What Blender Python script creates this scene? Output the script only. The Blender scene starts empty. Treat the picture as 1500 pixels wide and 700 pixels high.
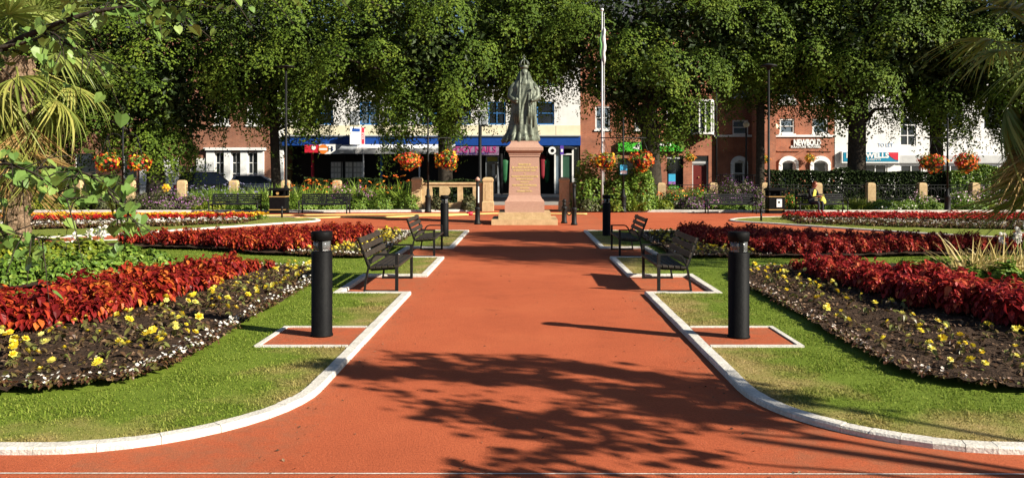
import bpy, bmesh, math, random
import numpy as np
from mathutils import Vector, Matrix, Euler, noise
from mathutils.geometry import tessellate_polygon

PI = math.pi
R = math.radians
scn = bpy.context.scene
COL = scn.collection
rng = random.Random(7)
NP = np.random.default_rng(11)
CAM_H, FPX, VX, VY = 1.75, 1200.0, 769.0, 251.0

def wx(px, Y): return (px - VX) * Y / FPX
def wz(py, Y): return CAM_H + (VY - py) * Y / FPX
def gp(px, py):
    Y = FPX * CAM_H / (py - VY)
    return wx(px, Y), Y

# ------------------------------------------------------------------ tagging
def tag(o, label=None, cat=None, group=None, kind=None):
    if label: o['label'] = label
    if cat: o['category'] = cat
    if group: o['group'] = group
    if kind: o['kind'] = kind
    return o

def thing(name, label, cat, loc=(0, 0, 0), rz=0, group=None):
    o = bpy.data.objects.new(name, None)
    COL.objects.link(o)
    o.empty_display_size = .2
    o.location = loc
    o.rotation_euler = (0, 0, rz)
    return tag(o, label, cat, group)

def copy_tree(o, parent=None):
    c = o.copy()
    COL.objects.link(c)
    if parent: c.parent = parent
    for ch in list(o.children):
        copy_tree(ch, c)
    return c

def dup(root, loc, rz, label=None, scale=None):
    c = copy_tree(root)
    c.location = loc
    c.rotation_euler = (0, 0, rz)
    if label: c['label'] = label
    if scale: c.scale = scale
    return c

# ------------------------------------------------------------------ materials
def new_mat(name):
    m = bpy.data.materials.new(name)
    m.use_nodes = True
    nt = m.node_tree
    b = nt.nodes['Principled BSDF']
    return m, nt, b

def N(nt, typ, **kw):
    n = nt.nodes.new(typ)
    for k, v in kw.items():
        setattr(n, k, v)
    return n

def ramp(nt, stops, interp='LINEAR'):
    r = nt.nodes.new('ShaderNodeValToRGB')
    r.color_ramp.interpolation = interp
    e = r.color_ramp.elements
    while len(e) < len(stops): e.new(.5)
    for i, (p, c) in enumerate(stops):
        e[i].position = p
        e[i].color = (*c, 1)
    return r

def noise_mat(name, c1, c2, scale=8, rough=.8, bump=0, bscale=60, spec=.3, metal=0, detail=6, c3=None, fine=None):
    m, nt, b = new_mat(name)
    tc = N(nt, 'ShaderNodeTexCoord')
    n = N(nt, 'ShaderNodeTexNoise')
    n.inputs['Scale'].default_value = scale
    n.inputs['Detail'].default_value = detail
    n.inputs['Roughness'].default_value = .65
    nt.links.new(tc.outputs['Object'], n.inputs['Vector'])
    st = [(.32, c1), (.68, c2)] if c3 is None else [(.28, c1), (.5, c2), (.72, c3)]
    r = ramp(nt, st)
    nt.links.new(n.outputs['Fac'], r.inputs['Fac'])
    out = r.outputs['Color']
    if fine:
        n3 = N(nt, 'ShaderNodeTexNoise')
        n3.inputs['Scale'].default_value = fine[0]
        n3.inputs['Detail'].default_value = 3
        nt.links.new(tc.outputs['Object'], n3.inputs['Vector'])
        mp = N(nt, 'ShaderNodeMapRange')
        mp.inputs[1].default_value = .3; mp.inputs[2].default_value = .7
        mp.inputs[3].default_value = 1 - fine[1]; mp.inputs[4].default_value = 1 + fine[1]
        nt.links.new(n3.outputs['Fac'], mp.inputs[0])
        vm = N(nt, 'ShaderNodeVectorMath', operation='SCALE')
        nt.links.new(out, vm.inputs[0]); nt.links.new(mp.outputs[0], vm.inputs['Scale'])
        out = vm.outputs[0]
    nt.links.new(out, b.inputs['Base Color'])
    b.inputs['Roughness'].default_value = rough
    b.inputs['Metallic'].default_value = metal
    b.inputs['Specular IOR Level'].default_value = spec
    if bump:
        n2 = N(nt, 'ShaderNodeTexNoise')
        n2.inputs['Scale'].default_value = bscale
        n2.inputs['Detail'].default_value = 4
        nt.links.new(tc.outputs['Object'], n2.inputs['Vector'])
        bp = N(nt, 'ShaderNodeBump')
        bp.inputs['Strength'].default_value = bump
        bp.inputs['Distance'].default_value = .02
        nt.links.new(n2.outputs['Fac'], bp.inputs['Height'])
        nt.links.new(bp.outputs['Normal'], b.inputs['Normal'])
    return m

def flat(name, c, rough=.6, spec=.3, metal=0):
    c2 = tuple(min(1, x * 1.12) for x in c)
    return noise_mat(name, tuple(x * .9 for x in c), c2, 5, rough, 0, 60, spec, metal)

def leaf_mat(name, stops, trans=.3, rough=.45, spec=.3, interp='LINEAR', patch=0, objvar=0):
    m, nt, b = new_mat(name)
    g = N(nt, 'ShaderNodeNewGeometry')
    oi = N(nt, 'ShaderNodeObjectInfo')
    ad = N(nt, 'ShaderNodeMath', operation='ADD')
    fr = N(nt, 'ShaderNodeMath', operation='FRACT')
    nt.links.new(g.outputs['Random Per Island'], ad.inputs[0])
    nt.links.new(oi.outputs['Random'], ad.inputs[1])
    nt.links.new(ad.outputs[0], fr.inputs[0])
    r = ramp(nt, stops, interp)
    fac = fr.outputs[0]
    if objvar:                    # whole plants darker or brighter than their neighbours
        m1 = N(nt, 'ShaderNodeMath', operation='MULTIPLY'); m1.inputs[1].default_value = 1 - objvar; nt.links.new(g.outputs['Random Per Island'], m1.inputs[0])
        m2 = N(nt, 'ShaderNodeMath', operation='MULTIPLY_ADD'); m2.inputs[1].default_value = objvar
        nt.links.new(oi.outputs['Random'], m2.inputs[0]); nt.links.new(m1.outputs[0], m2.inputs[2]); fac = m2.outputs[0]
    if patch:                     # metre-wide yellower patches: leaf flush, and sunlit clumps painted into the colour
        tc = N(nt, 'ShaderNodeTexCoord')
        nz = N(nt, 'ShaderNodeTexNoise'); nz.inputs['Scale'].default_value = patch; nz.inputs['Detail'].default_value = 2
        nt.links.new(tc.outputs['Object'], nz.inputs['Vector'])
        mr = N(nt, 'ShaderNodeMapRange'); mr.inputs[1].default_value = .3; mr.inputs[2].default_value = .7
        nt.links.new(nz.outputs['Fac'], mr.inputs[0])
        m1 = N(nt, 'ShaderNodeMath', operation='MULTIPLY'); m1.inputs[1].default_value = .45; nt.links.new(fac, m1.inputs[0])
        m2 = N(nt, 'ShaderNodeMath', operation='MULTIPLY_ADD'); m2.inputs[1].default_value = .55
        nt.links.new(mr.outputs[0], m2.inputs[0]); nt.links.new(m1.outputs[0], m2.inputs[2]); fac = m2.outputs[0]
    nt.links.new(fac, r.inputs['Fac'])
    nt.links.new(r.outputs['Color'], b.inputs['Base Color'])
    b.inputs['Roughness'].default_value = rough
    b.inputs['Specular IOR Level'].default_value = spec
    if trans:
        t = N(nt, 'ShaderNodeBsdfTranslucent')
        nt.links.new(r.outputs['Color'], t.inputs['Color'])
        mx = N(nt, 'ShaderNodeMixShader')
        mx.inputs[0].default_value = trans
        nt.links.new(b.outputs[0], mx.inputs[1])
        nt.links.new(t.outputs[0], mx.inputs[2])
        nt.links.new(mx.outputs[0], nt.nodes['Material Output'].inputs['Surface'])
    return m

def brick_mat(name, c1, c2, mortar, sc=1.0):
    m, nt, b = new_mat(name)
    tc = N(nt, 'ShaderNodeTexCoord')
    sp = N(nt, 'ShaderNodeSeparateXYZ')
    ad = N(nt, 'ShaderNodeMath', operation='ADD')
    cb = N(nt, 'ShaderNodeCombineXYZ')
    nt.links.new(tc.outputs['Object'], sp.inputs[0])
    nt.links.new(sp.outputs[0], ad.inputs[0]); nt.links.new(sp.outputs[1], ad.inputs[1])
    nt.links.new(ad.outputs[0], cb.inputs[0]); nt.links.new(sp.outputs[2], cb.inputs[1])
    br = N(nt, 'ShaderNodeTexBrick')
    br.inputs['Color1'].default_value = (*c1, 1); br.inputs['Color2'].default_value = (*c2, 1)
    br.inputs['Mortar'].default_value = (*mortar, 1)
    br.inputs['Scale'].default_value = 1
    br.inputs['Brick Width'].default_value = .23 * sc; br.inputs['Row Height'].default_value = .078 * sc
    br.inputs['Mortar Size'].default_value = .009 * sc
    nt.links.new(cb.outputs[0], br.inputs['Vector'])
    n = N(nt, 'ShaderNodeTexNoise'); n.inputs['Scale'].default_value = 1.2; n.inputs['Detail'].default_value = 6
    nt.links.new(tc.outputs['Object'], n.inputs['Vector'])
    mp = N(nt, 'ShaderNodeMapRange')
    mp.inputs[1].default_value = .3; mp.inputs[2].default_value = .7; mp.inputs[3].default_value = .7; mp.inputs[4].default_value = 1.2
    nt.links.new(n.outputs['Fac'], mp.inputs[0])
    vm = N(nt, 'ShaderNodeVectorMath', operation='SCALE')
    nt.links.new(br.outputs['Color'], vm.inputs[0]); nt.links.new(mp.outputs[0], vm.inputs['Scale'])
    nt.links.new(vm.outputs[0], b.inputs['Base Color'])
    b.inputs['Roughness'].default_value = .85
    return m

def grass_mat(name, blades=False):
    """lawn: green with mown patchiness, drying to straw next to the kerbs (|x| near 1.65 or y near 5.2)"""
    m, nt, b = new_mat(name)
    g = N(nt, 'ShaderNodeNewGeometry')
    sp = N(nt, 'ShaderNodeSeparateXYZ')
    nt.links.new(g.outputs['Position'], sp.inputs[0])
    def math_(op, a, c=None, clamp=False):
        n = N(nt, 'ShaderNodeMath', operation=op)
        n.use_clamp = clamp
        for i, v in enumerate((a, c)):
            if v is None: continue
            if isinstance(v, (int, float)): n.inputs[i].default_value = v
            else: nt.links.new(v, n.inputs[i])
        return n.outputs[0]
    def nz(scale, det=4):
        n = N(nt, 'ShaderNodeTexNoise')
        n.inputs['Scale'].default_value = scale; n.inputs['Detail'].default_value = det
        nt.links.new(g.outputs['Position'], n.inputs['Vector'])
        return n.outputs['Fac']
    ax = math_('ABSOLUTE', sp.outputs[0])
    d1 = math_('SUBTRACT', 1.0, math_('DIVIDE', math_('SUBTRACT', ax, 1.68), .75))
    d2 = math_('SUBTRACT', 1.0, math_('DIVIDE', math_('SUBTRACT', sp.outputs[1], 5.2), .55))
    side = math_('MULTIPLY_ADD', sp.outputs[0], .06)      # right hand lawn is the drier one
    nt.nodes[-1].inputs[2].default_value = .0
    dry = math_('MAXIMUM', d1, d2)
    dry = math_('ADD', dry, math_('MULTIPLY', math_('SUBTRACT', nz(2.2), .5), 2.4))
    dry = math_('ADD', math_('MULTIPLY', dry, .95), side, True)
    far = math_('MULTIPLY', math_('SUBTRACT', sp.outputs[1], 17.0), .05, True)   # outer lawns are parched
    far = math_('MULTIPLY', far, .55)
    dry = math_('MAXIMUM', dry, far)
    if blades:
        rr = ramp(nt, [(0, (.08, .13, .012)), (.5, (.16, .225, .022)), (1, (.29, .33, .06))])
        nt.links.new(g.outputs['Random Per Island'], rr.inputs['Fac'])
    else:
        rr = ramp(nt, [(.25, (.085, .13, .012)), (.5, (.145, .205, .02)), (.75, (.215, .27, .04))])
        mixn = math_('ADD', math_('MULTIPLY', nz(1.6), .45), math_('MULTIPLY', nz(70, 2), .55))
        nt.links.new(mixn, rr.inputs['Fac'])
    straw = ramp(nt, [(.3, (.24, .18, .055)), (.7, (.46, .34, .14))])
    nt.links.new(g.outputs['Random Per Island'] if blades else nz(50, 2), straw.inputs['Fac'])
    mx = N(nt, 'ShaderNodeMix', data_type='RGBA')
    nt.links.new(dry, mx.inputs[0])
    nt.links.new(rr.outputs[0], mx.inputs[6]); nt.links.new(straw.outputs[0], mx.inputs[7])
    nt.links.new(mx.outputs[2], b.inputs['Base Color'])
    b.inputs['Roughness'].default_value = .7
    b.inputs['Specular IOR Level'].default_value = .15
    if not blades:
        bp = N(nt, 'ShaderNodeBump'); bp.inputs['Strength'].default_value = .8; bp.inputs['Distance'].default_value = .02
        nt.links.new(nz(120, 2), bp.inputs['Height'])
        nt.links.new(bp.outputs[0], b.inputs['Normal'])
    else:
        t = N(nt, 'ShaderNodeBsdfTranslucent'); nt.links.new(mx.outputs[2], t.inputs['Color'])
        ms = N(nt, 'ShaderNodeMixShader'); ms.inputs[0].default_value = .3
        nt.links.new(b.outputs[0], ms.inputs[1]); nt.links.new(t.outputs[0], ms.inputs[2])
        nt.links.new(ms.outputs[0], nt.nodes['Material Output'].inputs['Surface'])
    return m

def tarmac_mat(name):
    m, nt, b = new_mat(name)
    tc = N(nt, 'ShaderNodeTexCoord')
    def nz(scale, det=4, rough=.6):
        n = N(nt, 'ShaderNodeTexNoise')
        n.inputs['Scale'].default_value = scale; n.inputs['Detail'].default_value = det; n.inputs['Roughness'].default_value = rough
        nt.links.new(tc.outputs['Object'], n.inputs['Vector'])
        return n.outputs['Fac']
    r1 = ramp(nt, [(.22, (.35, .080, .033)), (.5, (.44, .104, .043)), (.78, (.51, .136, .056))])
    nt.links.new(nz(.45, 8, .72), r1.inputs['Fac'])
    r2 = ramp(nt, [(.30, (.50, .46, .46)), (.5, (1, 1, 1)), (.70, (1.3, 1.3, 1.3))])
    nt.links.new(nz(48, 4, .85), r2.inputs['Fac'])
    mu = N(nt, 'ShaderNodeMix', data_type='RGBA', blend_type='MULTIPLY'); mu.inputs[0].default_value = .7
    nt.links.new(r1.outputs[0], mu.inputs[6]); nt.links.new(r2.outputs[0], mu.inputs[7])
    # pale grit caught in the surface
    vo = N(nt, 'ShaderNodeTexVoronoi'); vo.inputs['Scale'].default_value = 26
    nt.links.new(tc.outputs['Object'], vo.inputs['Vector'])
    lt = N(nt, 'ShaderNodeMath', operation='LESS_THAN'); lt.inputs[1].default_value = .055
    nt.links.new(vo.outputs['Distance'], lt.inputs[0])
    sel = N(nt, 'ShaderNodeSeparateColor'); nt.links.new(vo.outputs['Color'], sel.inputs[0])
    gt = N(nt, 'ShaderNodeMath', operation='GREATER_THAN'); gt.inputs[1].default_value = .955
    nt.links.new(sel.outputs[0], gt.inputs[0])
    an = N(nt, 'ShaderNodeMath', operation='MULTIPLY'); nt.links.new(lt.outputs[0], an.inputs[0]); nt.links.new(gt.outputs[0], an.inputs[1])
    mg = N(nt, 'ShaderNodeMix', data_type='RGBA'); mg.inputs[7].default_value = (.5, .36, .25, 1)
    nt.links.new(an.outputs[0], mg.inputs[0]); nt.links.new(mu.outputs[2], mg.inputs[6])
    # worn darker stains
    st = ramp(nt, [(.25, (.66, .64, .64)), (.38, (.95, .95, .95)), (.5, (1, 1, 1))])
    nt.links.new(nz(1.7, 5, .65), st.inputs['Fac'])
    m3 = N(nt, 'ShaderNodeMix', data_type='RGBA', blend_type='MULTIPLY'); m3.inputs[0].default_value = .8
    nt.links.new(mg.outputs[2], m3.inputs[6]); nt.links.new(st.outputs[0], m3.inputs[7])
    # dust and grit gathered along the two kerbs of the path
    sx = N(nt, 'ShaderNodeSeparateXYZ'); nt.links.new(tc.outputs['Object'], sx.inputs[0])
    ab = N(nt, 'ShaderNodeMath', operation='ABSOLUTE'); nt.links.new(sx.outputs[0], ab.inputs[0])
    mr = N(nt, 'ShaderNodeMapRange'); mr.inputs[1].default_value = 1.30; mr.inputs[2].default_value = 1.66
    nt.links.new(ab.outputs[0], mr.inputs[0])
    cut = N(nt, 'ShaderNodeMath', operation='LESS_THAN'); cut.inputs[1].default_value = 2.7; nt.links.new(ab.outputs[0], cut.inputs[0])
    dn = ramp(nt, [(.42, (0, 0, 0)), (.62, (1, 1, 1))]); nt.links.new(nz(5, 6, .75), dn.inputs['Fac'])
    k1 = N(nt, 'ShaderNodeMath', operation='MULTIPLY'); nt.links.new(mr.outputs[0], k1.inputs[0]); nt.links.new(cut.outputs[0], k1.inputs[1])
    k2 = N(nt, 'ShaderNodeMath', operation='MULTIPLY'); nt.links.new(k1.outputs[0], k2.inputs[0]); nt.links.new(dn.outputs[0], k2.inputs[1])
    k3 = N(nt, 'ShaderNodeMath', operation='MULTIPLY'); k3.inputs[1].default_value = .5; nt.links.new(k2.outputs[0], k3.inputs[0])
    m4 = N(nt, 'ShaderNodeMix', data_type='RGBA'); m4.inputs[7].default_value = (.26, .12, .065, 1)
    nt.links.new(k3.outputs[0], m4.inputs[0]); nt.links.new(m3.outputs[2], m4.inputs[6])
    nt.links.new(m4.outputs[2], b.inputs['Base Color'])
    b.inputs['Roughness'].default_value = .9; b.inputs['Specular IOR Level'].default_value = .12
    bp = N(nt, 'ShaderNodeBump'); bp.inputs['Strength'].default_value = .8; bp.inputs['Distance'].default_value = .012
    nt.links.new(nz(75, 4, .8), bp.inputs['Height']); nt.links.new(bp.outputs[0], b.inputs['Normal'])
    return m

M = {}
M['tarmac'] = tarmac_mat('red tarmac')
M['lawn'] = grass_mat('lawn turf')
M['blade'] = grass_mat('grass blades', True)
M['kerb'] = noise_mat('pale concrete kerb', (.48, .45, .39), (.68, .64, .57), 3.5, .85, .4, 60, fine=(45, .16))
M['kerbgap'] = flat('kerb joint', (.10, .085, .07), .9)
M['soil'] = noise_mat('dark soil', (.016, .010, .007), (.045, .028, .018), 16, .95, 1, 45, .1, c3=(.085, .054, .035))
M['ground'] = noise_mat('town ground', (.05, .05, .05), (.08, .08, .075), 2, .95)
M['asphalt'] = noise_mat('road asphalt', (.04, .04, .042), (.065, .065, .065), 3, .9, .3, 80)
M['paving'] = noise_mat('paving slabs', (.22, .20, .18), (.32, .29, .25), 2, .9)
M['black'] = noise_mat('black powder coat', (.003, .003, .0034), (.006, .006, .006), 9, .6, .15, 40, .10)
M['blackiron'] = noise_mat('black iron', (.006, .006, .006), (.013, .013, .012), 12, .55, .2, 50, .2)
M['slat'] = noise_mat('weathered dark slat', (.018, .014, .011), (.042, .032, .023), 14, .55, .2, 60, .3)
M['blackslat'] = noise_mat('black painted slat', (.007, .007, .008), (.018, .018, .019), 10, .55, .2, 50, .15)
M['steel'] = flat('brushed steel', (.6, .6, .6), .3, .5, .9)
M['lens'] = flat('frosted lens', (.55, .55, .52), .2)
M['gold'] = flat('gold band', (.45, .28, .09), .4)
M['granite'] = noise_mat('pink granite', (.34, .19, .135), (.49, .30, .22), 45, .45, .1, 60, .4, fine=(160, .25))
M['sandstone'] = noise_mat('buff sandstone', (.40, .27, .13), (.56, .40, .22), 6, .85, .4, 50, .2, fine=(40, .12))
M['bronze'] = noise_mat('green bronze', (.035, .045, .036), (.11, .125, .09), 5, .5, .5, 14, .4, .25, c3=(.17, .19, .14))
M['goldtext'] = flat('gilded lettering', (.72, .55, .22), .4)
M['white'] = flat('white paint', (.78, .78, .76), .5)
M['offwhite'] = noise_mat('white render', (.66, .65, .62), (.80, .79, .76), 1.3, .8)
M['cream'] = noise_mat('cream panel', (.66, .60, .42), (.75, .69, .50), 1.5, .7)
M['blue'] = flat('blue fascia', (.010, .055, .26), .4)
M['bluefr'] = flat('blue window frame', (.05, .17, .40), .4)
M['glass'] = flat('dark window glass', (.018, .022, .028), .08, .6)
M['skyglass'] = flat('pale window glass', (.12, .16, .20), .06, .8)
M['greypanel'] = flat('grey panel', (.30, .32, .34), .6)
M['shopdark'] = flat('dark shop interior', (.012, .012, .013), .7)
M['lilac'] = flat('lilac sign', (.26, .17, .27), .5)
M['pink'] = flat('pink lettering', (.40, .05, .20), .5)
M['green'] = flat('green fascia', (.07, .48, .035), .5)
M['teal'] = flat('teal sign', (.01, .20, .33), .45)
M['red'] = flat('red paint', (.55, .02, .04), .5)
M['maroon'] = flat('maroon door', (.13, .018, .014), .45)
M['purple'] = flat('purple sign', (.10, .05, .35), .5)
M['cyan'] = flat('cyan poster', (.05, .38, .62), .5)
M['violet'] = flat('violet poster', (.33, .12, .45), .5)
M['orange'] = flat('orange logo', (.75, .2, .03), .5)
M['brick'] = brick_mat('orange red brick', (.40, .115, .05), (.30, .08, .035), (.30, .20, .14))
M['brickdull'] = brick_mat('brown red brick', (.30, .105, .055), (.23, .075, .04), (.28, .2, .14))
M['slate'] = noise_mat('slate roof', (.05, .052, .06), (.09, .09, .1), 4, .7)
M['greyband'] = noise_mat('grey band', (.42, .42, .42), (.52, .52, .5), 2, .7)
M['bark'] = noise_mat('lime bark', (.022, .018, .013), (.055, .045, .034), 9, .95, .8, 22, .1)
M['palmtrunk'] = noise_mat('fibrous palm trunk', (.06, .037, .022), (.17, .11, .068), 22, .95, 1, 30, .1, c3=(.30, .21, .14))
M['lime'] = leaf_mat('lime leaf', [(0, (.030, .058, .008)), (.4, (.066, .112, .011)), (.75, (.115, .165, .017)), (1, (.21, .24, .03))], .09, .6, .12, patch=.5)
M['limedark'] = leaf_mat('shade dark inner lime leaf', [(0, (.014, .026, .006)), (.6, (.028, .05, .010)), (1, (.055, .08, .014))], .12, .55, .2)  # crown shade put into the colour of the inner leaves
M['judas'] = leaf_mat('heart leaf', [(0, (.10, .19, .04)), (.6, (.17, .28, .06)), (1, (.27, .36, .08))], .35, .42, .35)
M['shrub'] = leaf_mat('shrub leaf', [(0, (.065, .125, .015)), (.6, (.14, .235, .026)), (1, (.25, .33, .05))], .25)
M['shrubyellow'] = leaf_mat('yellow green leaf', [(0, (.09, .14, .012)), (.6, (.17, .22, .02)), (1, (.32, .32, .03))], .25)
M['olive'] = leaf_mat('olive leaf', [(0, (.05, .065, .025)), (.6, (.10, .11, .04)), (1, (.16, .15, .07))], .2)
M['hedge'] = leaf_mat('hedge leaf', [(0, (.010, .018, .006)), (.7, (.022, .036, .010)), (1, (.045, .065, .02))], .05, .7, .04)
M['strap'] = leaf_mat('strap leaf', [(0, (.09, .16, .016)), (.6, (.18, .27, .028)), (1, (.3, .37, .06))], .25)
M['drygrass'] = leaf_mat('dry grass', [(0, (.32, .24, .07)), (.6, (.48, .37, .13)), (1, (.6, .48, .22))], .2)
M['coleusL'] = leaf_mat('red orange coleus leaf', [(0, (.085, .006, .007)), (.30, (.20, .012, .012)), (.58, (.36, .034, .017)), (.75, (.53, .11, .021)), (1, (.78, .34, .06))], .28, .45, .22, objvar=.3)
M['coleusR'] = leaf_mat('crimson coleus leaf', [(0, (.09, .006, .009)), (.32, (.25, .016, .018)), (.60, (.42, .040, .030)), (.78, (.56, .12, .05)), (1, (.72, .32, .12))], .28, .45, .22, objvar=.3)
M['yellow'] = leaf_mat('yellow petal', [(0, (.68, .44, .015)), (.5, (.80, .66, .04)), (1, (.82, .76, .25))], .2, .5)
M['whitepetal'] = leaf_mat('white petal', [(0, (.75, .68, .58)), (1, (.85, .82, .75))], .2, .5)
M['tanpetal'] = leaf_mat('fading petal', [(0, (.36, .22, .15)), (.5, (.55, .42, .33)), (1, (.75, .68, .6))], .2, .6)
M['orangepetal'] = leaf_mat('orange petal', [(0, (.62, .06, .012)), (.5, (.78, .16, .02)), (1, (.85, .36, .04))], .2, .5)
M['marigold'] = leaf_mat('marigold petal', [(0, (.75, .26, .012)), (.5, (.82, .42, .02)), (1, (.85, .58, .03))], .2, .5)
M['redpetal'] = leaf_mat('red petal', [(0, (.22, .006, .008)), (.7, (.46, .016, .014)), (1, (.62, .06, .025))], .2, .5)
M['pinkpetal'] = leaf_mat('pink petal', [(0, (.42, .09, .30)), (.6, (.6, .2, .42)), (1, (.78, .5, .62))], .2, .5)
M['palepink'] = leaf_mat('pale pink petal', [(0, (.6, .3, .45)), (.6, (.75, .5, .6)), (1, (.85, .75, .78))], .2, .5)
M['purplepetal'] = leaf_mat('purple petal', [(0, (.17, .05, .2)), (.6, (.3, .1, .3)), (1, (.42, .2, .4))], .2, .5)
M['lavender'] = leaf_mat('lavender petal', [(0, (.25, .22, .42)), (1, (.45, .42, .6))], .2, .5)
M['bronzeleaf'] = leaf_mat('bronze begonia leaf', [(0, (.06, .022, .014)), (.5, (.12, .055, .022)), (.8, (.15, .12, .035)), (1, (.09, .13, .03))], .2, .4)
M['greenleaf'] = leaf_mat('begonia leaf', [(0, (.07, .032, .018)), (.45, (.12, .075, .03)), (.75, (.12, .12, .03)), (1, (.15, .17, .04))], .2, .4)
M['litter'] = leaf_mat('dry litter', [(0, (.05, .025, .014)), (.5, (.11, .06, .03)), (1, (.22, .14, .08))], .0, .9)
M['palmlive'] = leaf_mat('palm leaf', [(0, (.12, .17, .03)), (.5, (.22, .28, .06)), (1, (.34, .37, .10))], .3, .4, .4)
M['palmyellow'] = leaf_mat('yellowing palm leaf', [(0, (.13, .17, .03)), (.5, (.24, .27, .05)), (1, (.38, .35, .09))], .3, .45, .3)
M['palmdead'] = leaf_mat('dead palm leaf', [(0, (.20, .11, .035)), (.5, (.38, .235, .08)), (1, (.52, .37, .16))], .2, .7, .15)
M['hose'] = flat('yellow hose', (.60, .48, .16), .6)
M['carblue'] = flat('dark blue car paint', (.012, .016, .035), .2, .6)
M['carsilver'] = flat('silver car paint', (.35, .38, .45), .25, .6)
M['tyre'] = flat('rubber', (.02, .02, .02), .85)
M['skin'] = flat('skin', (.48, .22, .14), .55)
M['hair'] = flat('red brown hair', (.16, .04, .015), .6)
M['jacket'] = flat('black jacket', (.012, .012, .016), .8)
M['trouser'] = flat('dark trousers', (.022, .025, .035), .85)
M['yellowcloth'] = flat('yellow cloth', (.58, .52, .08), .7)
M['chain'] = flat('dark chain', (.03, .03, .03), .4, .5, .6)

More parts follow.
